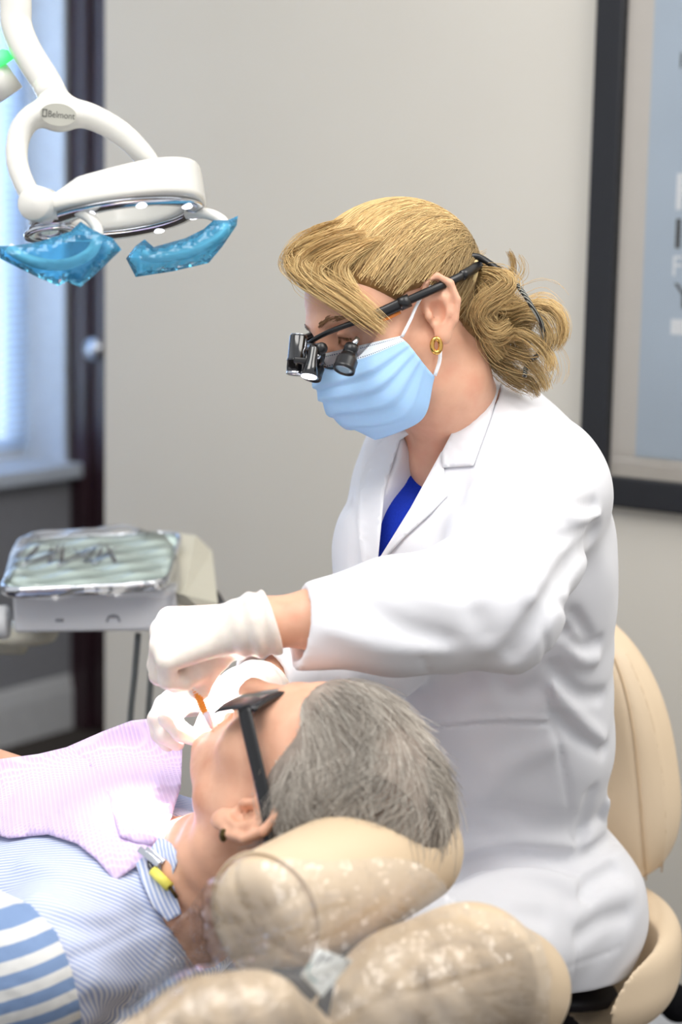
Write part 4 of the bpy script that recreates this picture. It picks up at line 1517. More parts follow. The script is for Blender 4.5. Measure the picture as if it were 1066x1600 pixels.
# comb field: back from the brow, then down from the crown
cl = rng.normal(0, 1, (n_, 3)) * .18
cx = np.stack([np.sin(pt[:, 0] * 90 + 2), np.sin(pt[:, 2] * 80 + 1), np.sin(pt[:, 1] * 85)], 1) * .38
steps = 11
path = np.zeros((n_, steps, 3)); x = pt.copy()
for k in range(steps):
    path[:, k] = x
    q_ = ploc(x)
    w_ = np.clip((q_[:, 0] + .03) / .1, 0, 1)[:, None]
    fl = (-1.0 * PF[0])[None] * (.55 + .45 * w_) + PF[2][None] * (w_ * 1.0 - .12 - .75 * np.clip((q_[:, 2] - .08) / .06, -.3, 1)[:, None] * (1 - w_)) + PF[1][None] * (.25 * np.sign(q_[:, 1]) * np.clip(q_[:, 2] / .12, 0, 1))[:, None] + cl + cx
    g = grad(pcf, x)
    fl = fl - g * (fl * g).sum(1, keepdims=True)
    fl /= np.maximum(np.linalg.norm(fl, axis=1, keepdims=True), 1e-9)
    x = x + fl * (.0052 + .0026 * rng.random((n_, 1)))
    x = x - (pcf(x) - (-.003 + .0075 * (k + 1) / steps * (.35 + rng.random(n_) * .0 + .9 * np.abs(cl[:, 0]) / .18)))[:, None] * g * .8
gp = np.array([lin(232, 226, 214)[:3], lin(188, 178, 166)[:3], lin(140, 128, 118)[:3], lin(96, 84, 76)[:3]])
cg = rng.dirichlet([1.1, 1.3, 1.0, .6], n_) @ gp
patchy = (.5 + .5 * np.sin(pt[:, 0] * 70 + 2.2 * np.sin(pt[:, 2] * 50)) )[:, None]
cg = cg * (.72 + .38 * patchy)
v, q, c = strands(path, .00042, .00018, cg)
o = part('hair_strands', v, q, M_ghair, phair); set_col(o, c)
M_bronze = mat('bronze', (92, 78, 46), .35, .5, .8, var=.5, vscale=300, bump=.8, bscale=500, bdist=.002)
v, q = mesh_sdf(lambda p: ell(p, P(349, 1305, 1.742), (.0040, .0030, .0068)), *bounds([P(349, 1305, 1.742)], .012), .0008, 0)
part('earring', v, q, M_bronze, pat, label='oval bronze earring')
M_aid = mat('grey_hearing_aid_plastic', (150, 146, 144), .35, .5)
b = MB(); b.tube(spline([P(414, 1262, 1.736), P(416, 1278, 1.736), P(411, 1294, 1.740), P(404, 1304, 1.745)], 12), .0034, 10); b.part('hearing_aid', M_aid, pat, label='small grey hearing aid behind the ear')

# ---- dark protective glasses on the patient
sg_ = root('dark_glasses', pw(.12, 0, .01), 'black wraparound protective glasses worn by the grey-haired person', 'glasses')
nu, nv = 33, 11
g = np.zeros((nu, nv, 3))
for i in range(nu):
    a = -1 + 2 * i / (nu - 1); y = .080 * a
    for j in range(nv):
        b_ = j / (nv - 1)
        top = .046 - .003 * abs(a) ** 3; bot = -.008 + .006 * abs(a) ** 4 + .012 * math.exp(-(a / .16) ** 2)
        g[i, j] = pw(.1135 - .016 * abs(a) ** 2.4 - .008 * (b_ - .3) ** 2 - .34 * max(0, top + (bot - top) * b_ + .0), y, top + (bot - top) * b_)
v, q = sheet(g, .0026)
t = NT('smoke_lens'); t.set(Roughness=.12); t.b.inputs['Base Color'].default_value = lin(34, 33, 38); M_smoke = t.m
part('lens', v, q, M_smoke, sg_)
for s in (1, -1):
    b = MB(); m = A(1, s, 1)
    pts = np.array([pw(*(x * m)) for x in spline([A(.088, .0800, .033), A(.060, .084, .034), A(.015, .0885, .035), A(-.015, .0905, .033), A(-.036, .0895, .024), A(-.056, .086, .006)], 24)])
    b.tube(pts, np.interp(np.linspace(0, 1, 24), [0, .5, .8, 1], [.0085, .0080, .0052, .0056]), 12, flat=(PF[1], .30))
    b.part('temple', M_bk, sg_)
b = MB(); b.tube(g[:, 0], .0026, 8); b.part('brow_bar', M_bk, sg_)
# ------------------------------------------------------------------ bib, clip, cloth
t = NT('lavender_bib_paper')
tc = t.node('ShaderNodeTexCoord')
h = None
for dv in (nrm(TB * .75 + LTP * .66), nrm(TB * .66 - LTP * .75)):
    dp = t.node('ShaderNodeVectorMath', operation='DOT_PRODUCT'); t.link(tc.outputs['Object'], dp.inputs[0]); dp.inputs[1].default_value = tuple(dv)
    m = t.node('ShaderNodeMath', operation='MULTIPLY'); t.link(dp.outputs['Value'], m.inputs[0]); m.inputs[1].default_value = 1350
    s = t.node('ShaderNodeMath', operation='SINE'); t.link(m.outputs[0], s.inputs[0])
    if h is None: h = s.outputs[0]
    else:
        mm = t.node('ShaderNodeMath', operation='MAXIMUM'); t.link(h, mm.inputs[0]); t.link(s.outputs[0], mm.inputs[1]); h = mm.outputs[0]
t.link(t.ramp(h, [(.0, lin(214, 192, 232)), (1, lin(228, 210, 242))]), t.b.inputs['Base Color'])
t.set(Roughness=.8, Specular_IOR_Level=.25, Subsurface_Weight=.05, Subsurface_Scale=.003); t.bump(h, .35, .0008)
M_bib = t.m
pbs = lambda p: smin(smin(pshirt0(p), ell(p, CH + NP * .03 - LTP * .03, (.20, .15, .10), RP), .05), parm(p, .010), .05)
bib = root('dental_bib', CH + NP * .12, 'lavender paper bib spread over the striped shirt below the chin', 'bib')
BIB = [(-70, 1200), (0, 1186), (60, 1178), (110, 1166), (160, 1143), (205, 1126), (240, 1122), (262, 1138), (285, 1172), (283, 1230), (268, 1275), (250, 1312), (226, 1345), (180, 1376), (150, 1342), (120, 1318), (75, 1304), (14, 1310), (-70, 1286)]
def pbw(p):
    d = pbs(p)
    return d - .004 * np.sin(((p - CH) @ TB) * 38) * np.sin(((p - CH) @ LTP) * 22 + 1)
v, f, uv = patch(pbw, BIB, 7, .0015, .011, 1.4, 2.5, 26, clamp=False)
part('bib_sheet', v, f, M_bib, bib)
FLAP = [(98, 1170), (160, 1143), (205, 1126), (240, 1122), (262, 1138), (285, 1172), (283, 1230), (268, 1275), (250, 1310), (238, 1322), (212, 1316), (188, 1308), (180, 1280), (172, 1246), (150, 1206)]
v, f, uv = patch(pbw, FLAP, 7, .006, .022, 1.4, 2.5, 26, clamp=False)
part('folded_edge', v, f, M_bib, bib)
clip = root('bib_clip', P(240, 1350, 1.62), 'silver bib clip with a yellow sleeve gripping the bib beside the collar', 'clip')
pcl = lambda p: np.minimum(smin(pshirt0(p), pneck(p, .006), .02), pbs(p))
def on(px, py, lift): 
    w = trace(pcl, [px], [py], 1.3)[0]; return w + nrm(CAM - w) * lift
c0, c1 = on(217, 1326, .016), on(249, 1351, .016)
cx_ = nrm(c1 - c0); cz_ = nrm(CAM - c0); cz_ = nrm(cz_ - cx_ * (cz_ @ cx_)); cy_ = np.cross(cz_, cx_)
b = MB(); b.box((c0 + c1) / 2, (np.linalg.norm(c1 - c0) / 2, .0034, .0012), np.stack([cx_, cy_, cz_]), bev=.001); b.part('jaw', M_silver, clip)
b = MB(); b.box((c0 + c1) / 2 - cz_ * .004 + cx_ * .002 + cy_ * .004, (np.linalg.norm(c1 - c0) / 2 - .002, .003, .001), np.stack([cx_, cy_, cz_]), bev=.0008); b.part('jaw', M_silver, clip)
b = MB(); b.tube(spline([(c0 + c1) / 2 - cz_ * .002, on(234, 1352, .012), on(240, 1362, .012)], 8), .0028, 8); b.part('swivel', M_bkg, clip)
M_yel = mat('yellow_sleeve', (236, 226, 104), .4, .4)
b = MB(); b.tube([on(239, 1360, .013), on(265, 1386, .013)], .0052, 14); b.part('sleeve', M_yel, clip, label='yellow plastic sleeve')
b = MB(); b.tube([on(264, 1385, .013), on(268, 1390, .012), on(276, 1402, .006)], .002, 8); b.part('chain', M_bronze, clip)
# wide striped cloth
M_wide = stripes('wide_striped_cloth', nrm(A(-.36, .0, .93)), .0225, lin(128, 152, 190), lin(224, 223, 220), .53, .04)
psl = lambda p: smin(pshirt0(p), chain(p, [PSL + TB * .08 + LTP * .02, PEA + LTP * .02], [.075, .075]), .04)
v, f, _ = patch(psl, [(-120, 1370), (-40, 1378), (0, 1391), (48, 1414), (88, 1456), (112, 1515), (124, 1565), (130, 1625), (110, 1640), (-60, 1645), (-120, 1600)], 7, .004, .016, 1.2, 2.4, 8)
single('striped_cloth', v, f, M_wide, 'wide blue and white striped cloth over the near arm at lower left', 'cloth')
# ------------------------------------------------------------------ dental chair
t = NT('beige_vinyl')
n = t.noise(5, 3)
t.link(t.ramp(n, [(.3, lin(206, 182, 150)), (.7, lin(216, 194, 164))]), t.b.inputs['Base Color'])
t.set(Roughness=.38, Specular_IOR_Level=.5); t.bump(t.noise(420, 4), .15, .0006)
M_vinyl = t.m
M_dark = mat('dark_bracket', (38, 36, 40), .45, .4)
ch = root('dental_chair', A(NBP[0] - .45, NBP[1] + .28, 0), 'beige vinyl dental chair holding the grey-haired person, headrest bagged in clear plastic', 'chair')
AX = nrm(A(.55, .83, .0))
E0 = P(402, 1440, 1.575); E1 = E0 + AX * .27
def pillow(p, carve=False):
    ab = E1 - E0; L = np.linalg.norm(ab); a = (p - E0) @ AX
    q = p - E0 - a[:, None] * AX
    rad = np.sqrt((q * q).sum(1))
    x = rad - .056 - .004 * np.sin(np.clip(a / L, 0, 1) * math.pi)
    y = np.abs(a - L / 2) - L / 2
    d = smax(x, y - .008, .034)
    if carve:
        d = smax(d, -(pcap_l(ploc(p)) * PS + .001), .004); d = smax(d, -(np.minimum(pneck(p), pshirt0(p)) - .002), .004)
    for k in range(5):
        an = k * 1.2 + .6
        dv = math.cos(an) * A(0, 0, 1) + math.sin(an) * np.cross(A(0, 0, 1), AX)
        s1 = q @ dv; s2 = q @ np.cross(dv, AX)
        d = d + .0018 * np.exp(-(s2 / .004) ** 2) * (s1 > .008) * np.exp(-(a / .03) ** 2)
    return d
lo, hi = bounds([E0, E1], .09)
v, q = mesh_sdf(lambda p: pillow(p, True), lo, hi, .003 if not DRAFT else .005, 1)
hr = part('headrest_cushion', v, q, M_vinyl, ch)
sm_ = MB()
bb = nrm(np.cross(AX, A(0, 0, 1)))
sm_.tube([E0 + AX * .012 + .0575 * (math.cos(a) * A(0, 0, 1) + math.sin(a) * bb) for a in np.linspace(0, 2 * math.pi, 49)], .0016, 8, cap=False)
sm_.part('piping', M_vinyl, hr)
LR = [P(548, 1612, 1.50), P(640, 1572, 1.56), P(735, 1528, 1.62), P(800, 1545, 1.68)]
rR = [.040, .056, .054, .042]
LL = [P(215, 1640, 1.38), P(320, 1612, 1.41), P(400, 1604, 1.43), P(462, 1636, 1.46)]
rL = [.024, .036, .036, .028]
def lobeR(p):
    d = chain(p, LR + [LR[3] + A(-.01, .03, -.06)], rR + [.04], .05); return d
def lobeL(p):
    return chain(p, LL + [LL[3] + A(0, .02, -.09)], rL + [.03], .03)
for fn, pts, px in ((lobeR, LR, [(516, 1590), (600, 1560), (700, 1540), (790, 1500), (840, 1470)]), (lobeL, LL, [(330, 1590), (400, 1580), (440, 1545), (455, 1537)])):
    pl = spline(np.array(px, float), 12); w_ = trace(fn, pl[:, 0], pl[:, 1], 1.15)
    f2 = lambda p, fn=fn, w_=w_: fn(p) + .0022 * np.exp(-(polydist(p, w_) / .0025) ** 2)
    lo, hi = bounds(pts, .22)
    v, q = mesh_sdf(f2, lo, hi, .0032 if not DRAFT else .006, 1)
    part('backrest_cushion', v, q, M_vinyl, ch)
# backrest shell, seat and pedestal
b = MB(); b.box(NBP + TB * .43 - NP * .200, (.29, .19, .04), RP, bev=.03); b.part('backrest', M_vinyl, ch)
SN = np.cross(LTP, SD); SN = SN if SN[2] > 0 else -SN
b = MB(); b.box(HPP + SD * .40 - A(0, 0, .215), (.50, .25, .045), np.stack([SD, nrm(np.cross(A(0, 0, 1), SD)), np.cross(SD, nrm(np.cross(A(0, 0, 1), SD)))]), bev=.03); b.part('seat', M_vinyl, ch)
b = MB(); pc_ = HPP + SD * .25; b.lathe([(.0, 0), (.30, 0), (.30, .03), (.24, .06), (.11, .08), (.10, pc_[2] - .255), (0, pc_[2] - .255)], A(pc_[0], pc_[1], 0), A(0, 0, 1), 40); b.part('pedestal', M_white, ch)
b = MB()
b.tube([P(492, 1500, 1.60), P(500, 1560, 1.57), NBP + TB * .05 - NP * .16 + A(.06, -.06, 0)], [.016, .018, .02], 12)
b.box(P(478, 1540, 1.56), (.030, .02, .016), None, bev=.006)
b.part('headrest_bracket', M_dark, ch)
b = MB(); b.tube(spline([P(520, 1510, 1.49), P(508, 1560, 1.47), P(500, 1600, 1.46), P(494, 1650, 1.47)], 10), .006, 8, flat=(A(0, 1, 0), .3)); b.part('strap', M_dark, ch)
jn0, jn1 = P(520, 1700, 1.53), NBP + TB * .22 - NP * .205
b = MB(); b.tube(spline([jn0, (jn0 + jn1) / 2 - A(0, 0, .02), jn1], 14), np.linspace(.055, .10, 14), 20, flat=(NP, .38)); b.part('backrest_neck', M_vinyl, ch)
# label card
tc_ = [P(496, 1482, 1.478), P(551, 1501, 1.485), P(503, 1558, 1.455), P(471, 1523, 1.450)]
o_ = sum(tc_) / 4; ex_ = nrm(tc_[1] - tc_[0]); ey_ = nrm((tc_[0] - tc_[3]) - ex_ * ((tc_[0] - tc_[3]) @ ex_)); en_ = np.cross(ex_, ey_)
M_card = mat('label_card', (222, 226, 224), .4, .4); M_teal = mat('teal_ink', (92, 152, 156), .5, .3); M_gink = mat('grey_ink', (132, 134, 140), .6, .3)
b = MB(); b.add([x + en_ * .0006 for x in tc_] + [x - en_ * .0006 for x in tc_], [(3, 2, 1, 0), (4, 5, 6, 7), (0, 1, 5, 4), (1, 2, 6, 5), (2, 3, 7, 6), (3, 0, 4, 7)])
card = b.part('label_tag', M_card, ch, smooth=False, label='white label tag with a teal curve')
tow = 1 if en_ @ (CAM - o_) > 0 else -1
bl = lambda u, w: (tc_[0] * (1 - u) * (1 - w) + tc_[1] * u * (1 - w) + tc_[2] * u * w + tc_[3] * (1 - u) * w) + en_ * tow * .0009
b = MB(); b.tube(spline([bl(.08, .55), bl(.10, .80), bl(.30, .90), bl(.55, .86)], 14), .0010, 6); b.part('teal_mark', M_teal, card)
b = MB()
for u0, w0, u1, w1 in ((.22, .12, .22, .72), (.36, .18, .36, .78), (.46, .10, .46, .62), (.66, .25, .66, .80)): b.tube([bl(u0, w0), bl(u1, w1)], .0012, 6)
b.part('grey_mark', M_gink, card)

# ------------------------------------------------------------------ clear plastic cover
pts_f = rng.random((110, 3)) * A(.75, .8, .5) + A(-.30, 1.2, .45)
def crinkle(p):
    d = np.full(len(p), 9.0); d2 = d.copy()
    for c in pts_f:
        r_ = np.sqrt(((p - c) ** 2).sum(1)); m = r_ < d
        d2 = np.where(m, d, np.minimum(d2, r_)); d = np.where(m, r_, d)
    return (d2 - d)
def cover_s(p):
    d = smin(pillow(p), smin(lobeR(p), lobeL(p), .06), .13)
    d = smin(d, pshirt0(p) - .004, .05)
    return d - .006
COV = [(296, 1418), (322, 1378), (372, 1350), (440, 1342), (520, 1346), (600, 1340), (650, 1345), (690, 1372), (706, 1400), (740, 1420), (800, 1432), (842, 1462), (862, 1520), (858, 1600), (866, 1680), (700, 1690), (500, 1690), (300, 1690), (150, 1690), (180, 1600), (222, 1530), (252, 1466)]
v, f, uv = patch(cover_s, COV, 5, .0, .002, 1.1, 2.6, 10)
nh = len(v) // 2
f = [x for x in f if max(x) < nh]; v = v[:nh]
dv = CAM - v; dv /= np.linalg.norm(dv, axis=1, keepdims=True)
v = v + dv * (np.clip(crinkle(v), 0, .02) * .19)[:, None] + dv * (.0025 * np.abs(np.sin(v[:, 0] * 120 + v[:, 2] * 90)))[:, None]
vx, vy = uv[:nh, 0], uv[:nh, 1]
for pl_, hgt, wd in (([(286, 1528), (380, 1488), (470, 1448)], .012, 7), ([(240, 1590), (300, 1540), (400, 1500)], .008, 6), ([(455, 1440), (500, 1415), (540, 1405)], .008, 8),
                     ([(560, 1500), (600, 1440), (690, 1366)], .012, 9), ([(600, 1470), (660, 1440), (760, 1430)], .009, 7), ([(640, 1540), (720, 1520), (800, 1500)], .005, 6),
                     ([(470, 1470), (540, 1440), (600, 1400)], .009, 8), ([(330, 1400), (380, 1440), (420, 1500)], .005, 7), ([(250, 1470), (290, 1430), (330, 1380)], .010, 8),
                     ([(210, 1560), (250, 1520), (270, 1450)], .010, 8), ([(700, 1400), (740, 1440), (790, 1450)], .008, 8), ([(520, 1600), (580, 1560), (640, 1500)], .006, 6)):
    c_ = spline(np.array(pl_, float), 14)
    dd_ = np.sqrt(((np.stack([vx, vy], 1)[:, None] - c_[None]) ** 2).sum(2)).min(1)
    v = v + dv * (hgt * np.exp(-(dd_ / wd) ** 2))[:, None]
t = NT('clear_plastic_film')
tp_ = t.node('ShaderNodeBsdfTransparent'); tp_.inputs[0].default_value = (.97, .97, .97, 1)
gl = t.node('ShaderNodeBsdfGlossy'); gl.inputs['Roughness'].default_value = .06
df = t.node('ShaderNodeBsdfDiffuse'); df.inputs[0].default_value = (.95, .95, .97, 1)
fr = t.node('ShaderNodeFresnel'); fr.inputs[0].default_value = 1.62
bp = t.node('ShaderNodeBump'); bp.inputs['Strength'].default_value = .22; bp.inputs['Distance'].default_value = .006
vo = t.node('ShaderNodeTexVoronoi', feature='DISTANCE_TO_EDGE'); vo.inputs['Scale'].default_value = 11; t.link(t.coords((1, 1, 1.6)), vo.inputs['Vector'])
t.link(vo.outputs['Distance'], bp.inputs['Height']); 
m1 = t.node('ShaderNodeMixShader'); m1.inputs[0].default_value = .06; t.link(tp_.outputs[0], m1.inputs[1]); t.link(df.outputs[0], m1.inputs[2])
m2 = t.node('ShaderNodeMixShader'); t.link(fr.outputs[0], m2.inputs[0]); t.link(m1.outputs[0], m2.inputs[1]); t.link(gl.outputs[0], m2.inputs[2]); t.link(m2.outputs[0], t.out.inputs[0])
M_film = t.m
single('plastic_cover', v, f, M_film, 'crinkled clear plastic bag over the dental chair headrest and back cushions', 'plastic cover', smooth=False)

# ------------------------------------------------------------------ operator stool
st = root('operator_stool', A(HIP[0] - FT[0] * .04, HIP[1] - FT[1] * .04, 0), 'beige cushioned operator stool with a tall curved backrest under the seated person', 'stool')
t2 = NT('cream_vinyl'); n = t2.noise(4, 3)
t2.link(t2.ramp(n, [(.3, lin(224, 200, 168)), (.7, lin(232, 210, 180))]), t2.b.inputs['Base Color']); t2.set(Roughness=.48); t2.bump(t2.noise(500, 4), .2, .0006)
M_cream = t2.m
NBK = nrm(A(-.75, -.66, 0)); WB = nrm(A(.66, -.75, 0))
tilt = math.radians(7)
ZB = nrm(A(0, 0, 1) * math.cos(tilt) + NBK * math.sin(tilt)); NB2 = nrm(NBK * math.cos(tilt) - A(0, 0, 1) * math.sin(tilt))
CB = P(899, 1162, 2.56)
def bpad(p):
    q = p - CB
    a, b_, c = q @ WB, q @ ZB, q @ NB2
    c = c + 1.0 * a * a - .15 * np.minimum(b_, 0) ** 2
    w_ = .146 * (1 - .17 * np.clip(b_ / .2, -1.2, 1.2) - .10 * np.clip(b_ / .2, 0, 1.2) ** 2)
    d2 = ((np.abs(a / w_) ** 2.7 + np.abs(b_ / .194) ** 2.7) ** (1 / 2.7) - 1) * .15
    return smax(d2, np.abs(c) - .036 - .012 * np.exp(-(d2 + .1) ** 2 * 200), .034) * .85
F_ = []
for px in ([(926, 975), (950, 1008), (972, 1060), (988, 1130), (998, 1220), (1005, 1310), (1010, 1375)], [(978, 1022), (1004, 1080), (1022, 1140), (1036, 1220), (1040, 1300), (1034, 1362)]):
    pl = spline(np.array(px, float), 16); F_.append(trace(bpad, pl[:, 0], pl[:, 1], 2.2, 3))
def bpad2(p):
    d = bpad(p)
    return d + .0022 * np.exp(-(polydist(p, F_[0]) / .0025) ** 2) - .0016 * np.exp(-(polydist(p, F_[1]) / .004) ** 2)
lo, hi = bounds([CB], .26)
v, q = mesh_sdf(bpad2, lo, hi, .0035 if not DRAFT else .006, 1)
bk = part('backrest', v, q, M_cream, st)
M_seam = mat('cream_piping', (206, 180, 146), .5, .4)
for pl_ in F_:
    w2 = trace(bpad, *np.array([proj(x) for x in pl_]).T, 2.2, 3)
    b = MB(); b.tube(w2, .0011, 8); b.part('piping', M_seam, bk)
CS = P(884, 1505, 2.43)
def seat(p):
    q = p - CS
    a = np.sqrt((q[:, 0] / .150) ** 2 + (q[:, 1] / .190) ** 2)
    d2 = (a - 1) * .15
    return smax(d2, np.abs(q[:, 2] - .03 * np.clip(a, 0, 1.2) ** 2) - .062, .05) * .9
pl = spline(np.array([(1022, 1398), (1028, 1430), (1012, 1470), (975, 1520), (935, 1560), (900, 1600)], float), 16); SF = trace(seat, pl[:, 0], pl[:, 1], 2.0, 3)
lo, hi = bounds([CS], .25)
v, q = mesh_sdf(lambda p: smax(seat(p), -(coat_base(p) - .014), .004) + .0022 * np.exp(-(polydist(p, SF) / .0028) ** 2), lo, hi, .0035 if not DRAFT else .006, 1)
part('seat', v, q, M_cream, st)
b = MB(); b.tube(spline([CB - NB2 * .04 - ZB * .06, CB - NB2 * .075 - ZB * .15, CS + A(.12, .10, -.10), CS + A(.02, .02, -.09)], 18), .014, 10, flat=(NB2, .5)); b.part('back_bracket', M_dark, st)
b = MB(); b.lathe([(.0, .02), (.045, .02), (.045, .06), (.028, .08), (.028, CS[2] - .07), (.09, CS[2] - .06), (.09, CS[2] - .045), (0, CS[2] - .045)], A(CS[0], CS[1], 0.03), A(0, 0, 1), 28); b.part('gas_column', M_dark, st)
for k in range(5):
    an = k * 2 * math.pi / 5 + .9; dv = A(math.cos(an), math.sin(an), 0); o = A(CS[0], CS[1], .095)
    b = MB(); b.tube([o, o + dv * .12 - A(0, 0, .008), o + dv * .215 - A(0, 0, .022)], [.022, .018, .013], 10); lg_ = b.part('base_leg', M_dark, st)
    c_ = o + dv * .215; c_[2] = .027; sd = np.cross(dv, A(0, 0, 1))
    b = MB(); b.lathe([(0, -.017), (.022, -.017), (.026, -.013), (.026, .013), (.022, .017), (0, .017)], c_, sd, 20); b.part('caster', M_bk, lg_)
M_foam = mat('black_foam', (22, 22, 25), .95, .1, var=.4, vscale=400, bump=1, bscale=500, bdist=.003)
k0, k1 = P(1012, 1530, 2.60), P(1060, 1556, 2.60)
fk = lambda p: chain(p, [k0 + A(.005, 0, -.008), k1 + A(0, 0, -.012)], [.020, .027], .01)
lo, hi = bounds([k0, k1], .05)
v, q = mesh_sdf(fk, lo, hi, .003, 1); lv = part('lever_knob', v, q, M_foam, st, label='black foam lever knob')
b = MB(); b.tube([k0 + A(.01, 0, -.01), CS + A(.05, .03, -.10)], .007, 8); b.part('lever', M_dark, st)
# ------------------------------------------------------------------ operatory lamp
t = NT('lamp_enamel'); t.b.inputs['Base Color'].default_value = lin(216, 214, 207); t.set(Roughness=.25, Coat_Weight=.3); M_enam = t.m
lamp = root('dental_light', P(180, 332, 2.0), 'white dental light on a bent arm with blue film on its handles', 'lamp')
LC = P(180, 333, 2.0)
LA = nrm(A(.985, .02, .17)); LB = nrm(A(0, .96, -.28) - LA * (A(0, .96, -.28) @ LA)); LN = np.cross(LA, LB); LN = LN if LN[2] > 0 else -LN
def lring(p):
    q = p - LC
    a, b_, c = q @ LA, q @ LB, q @ LN
    o = ((np.abs(a / .094) ** 2.6 + np.abs(b_ / .070) ** 2.6) ** (1 / 2.6) - 1) * .075
    a2 = a - .012
    i = (np.sqrt((a2 / .058) ** 2 + (b_ / .036) ** 2) - 1) * .04
    top = .006 + .020 * np.clip((a + .085) / .06, 0, 1) * 1.0 + .01 * (a / .09)
    d = smax(o, -i, .004)
    d = smax(d, smax(c - top, -c - .006, .004), .006)
    return d * .8
lo, hi = bounds([LC], .14)
v, q = mesh_sdf(lring, lo, hi, .002 if not DRAFT else .004, 1)
head = part('lamp_head', v, q, M_enam, lamp)
# mirror ring under the head and its lit diodes
g = np.zeros((64, 7, 3))
for i in range(64):
    an = 2 * math.pi * i / 63
    for j in range(7):
        w_ = j / 6
        ao, bo = .0915, .066; ai, bi = .061, .039
        a = (ao * math.cos(an)) * (1 - w_) + (.012 + ai * math.cos(an)) * w_; b_ = bo * math.sin(an) * (1 - w_) + bi * math.sin(an) * w_
        g[i, j] = LC + LA * a + LB * b_ - LN * (.0085 + .004 * math.sin(w_ * math.pi) - .002)
v, q = sheet(g, .0015)
part('reflector', v, q, M_chrome, head, label='mirrored reflector ring')
t = NT('diode_glow'); t.set(Emission_Strength=3.5); t.b.inputs['Emission Color'].default_value = (.93, .92, 1, 1); M_led = t.m
for an in (20, 65, 115, 160, 205, 250, 290, 335):
    r_ = math.radians(an); o = LC + LA * (.006 + .077 * math.cos(r_)) + LB * (.053 * math.sin(r_)) - LN * .012
    b = MB(); b.lathe([(0, 0), (.0055, 0), (.0045, .001), (0, .0013)], o, -LN, 18); b.part('diode', M_led, head)
o = LC - LA * .068 + LB * -.005 - LN * .0095
b = MB(); b.lathe([(.012, .002), (.026, .0), (.028, .002), (.027, .005), (.013, .004)], o, -LN, 36, closed=True); b.part('reflector', M_chrome, head)
# yoke and bent arm
def arm_l(p):
    d = chain(p, [P(20, -90, 2.02), P(24, 0, 2.02), P(34, 60, 2.015), P(70, 118, 2.0), P(88, 150, 1.99)], [.0172, .0170, .0168, .0165, .0150], .012)
    return d
pa_ = [P(8, -200, 2.03), P(16, -90, 2.02), P(24, 0, 2.02), P(26, 40, 2.018), P(42, 80, 2.01), P(72, 128, 1.998), P(86, 156, 1.99)]
b = MB(); b.tube(spline(pa_, 50), np.linspace(.0172, .0148, 50), 24); b.tube(spline([pa_[0], A(-.36, 2.05, 1.95), A(-.55, 2.1, 2.35), A(-.56, 2.1, 2.78)], 40), .0175, 20); b.lathe([(0, 0), (.07, 0), (.07, -.03), (0, -.03)], A(-.56, 2.1, 2.80), A(0, 0, 1), 30)
armo = b.part('arm', M_enam, lamp)
b = MB(); b.tube(pa_[-2:], .0154, 24); b.part('collar_ring', M_enam, armo)
def yoke(p):
    L = spline([P(92, 176, 1.985), P(58, 178, 1.98), P(32, 205, 1.975), P(26, 250, 1.965), P(40, 292, 1.955), P(58, 318, 1.95)], 14)
    Rr = spline([P(92, 176, 1.985), P(135, 180, 1.99), P(185, 205, 2.0), P(222, 240, 2.01), P(246, 275, 2.02)], 14)
    c = chain(p, list(L), list(np.linspace(.0115, .0085, 14)), .006)
    c2 = chain(p, list(Rr), list(np.linspace(.0130, .0088, 14)), .006)
    c3 = cone(p, P(84, 148, 1.99), P(92, 178, 1.985), .0130, .0150)
    d = smin(smin(c, c2, .012), c3, .014)
    return smax(d, np.abs((p - P(92, 176, 1.985)) @ nrm(A(-.1, 1, 0)) - (p - P(92, 176, 1.985))[:, 0] * .18) - .0125, .006) if False else d
lo, hi = bounds([P(20, 140, 1.94), P(255, 285, 2.03), P(50, 330, 1.95)], .03)
v, q = mesh_sdf(yoke, lo, hi, .0022 if not DRAFT else .004, 2)
yk = part('yoke', v, q, M_enam, lamp)
# badge
bo = trace(yoke, [91], [179], 1.7)[0]; bn = nrm(CAM - bo); bx = nrm(A(1, 0, -.08) - bn * (A(1, 0, -.08) @ bn)); by = np.cross(bn, bx); by = by if by[2] > 0 else -by
b = MB(); ring = []
V = [bo + bn * .0012 + bx * .0180 * math.cos(a) + by * .0112 * math.sin(a) for a in np.linspace(0, 2 * math.pi, 40, endpoint=False)]
V2 = [x - bn * .004 for x in V]
b.add(V + V2, [tuple(range(40)), tuple(range(79, 39, -1))] + [(i, 40 + i, 40 + (i + 1) % 40, (i + 1) % 40) for i in range(40)])
M_badge = mat('brushed_badge', (196, 194, 182), .35, .5, .5)
bd = b.part('badge', M_badge, yk, smooth=False, label='oval silver badge with dark lettering')
v, f = text_mesh('Belmont', 1.0); sz = .0265 / (v[:, 0].max() - v[:, 0].min())
b = MB(); b.add([bo + bn * (.0014 + p_[2] * .1) + bx * ((p_[0]) * sz - .0105) + by * ((p_[1]) * sz * 1.15 - .0032) for p_ in v], f)
for (x0, x1, y0, y1) in ((-.0158, -.0150, -.0034, .0042), (-.0120, -.0112, -.0034, .0042), (-.0158, -.0112, .0034, .0042), (-.0158, -.0112, -.0034, -.0026)):
    b.box(bo + bn * .0016 + bx * (x0 + x1) / 2 + by * (y0 + y1) / 2, ((x1 - x0) / 2, (y1 - y0) / 2, .0003), np.stack([bx, by, bn]))
part('lettering', b.v, b.f, M_ink, yk, smooth=False)
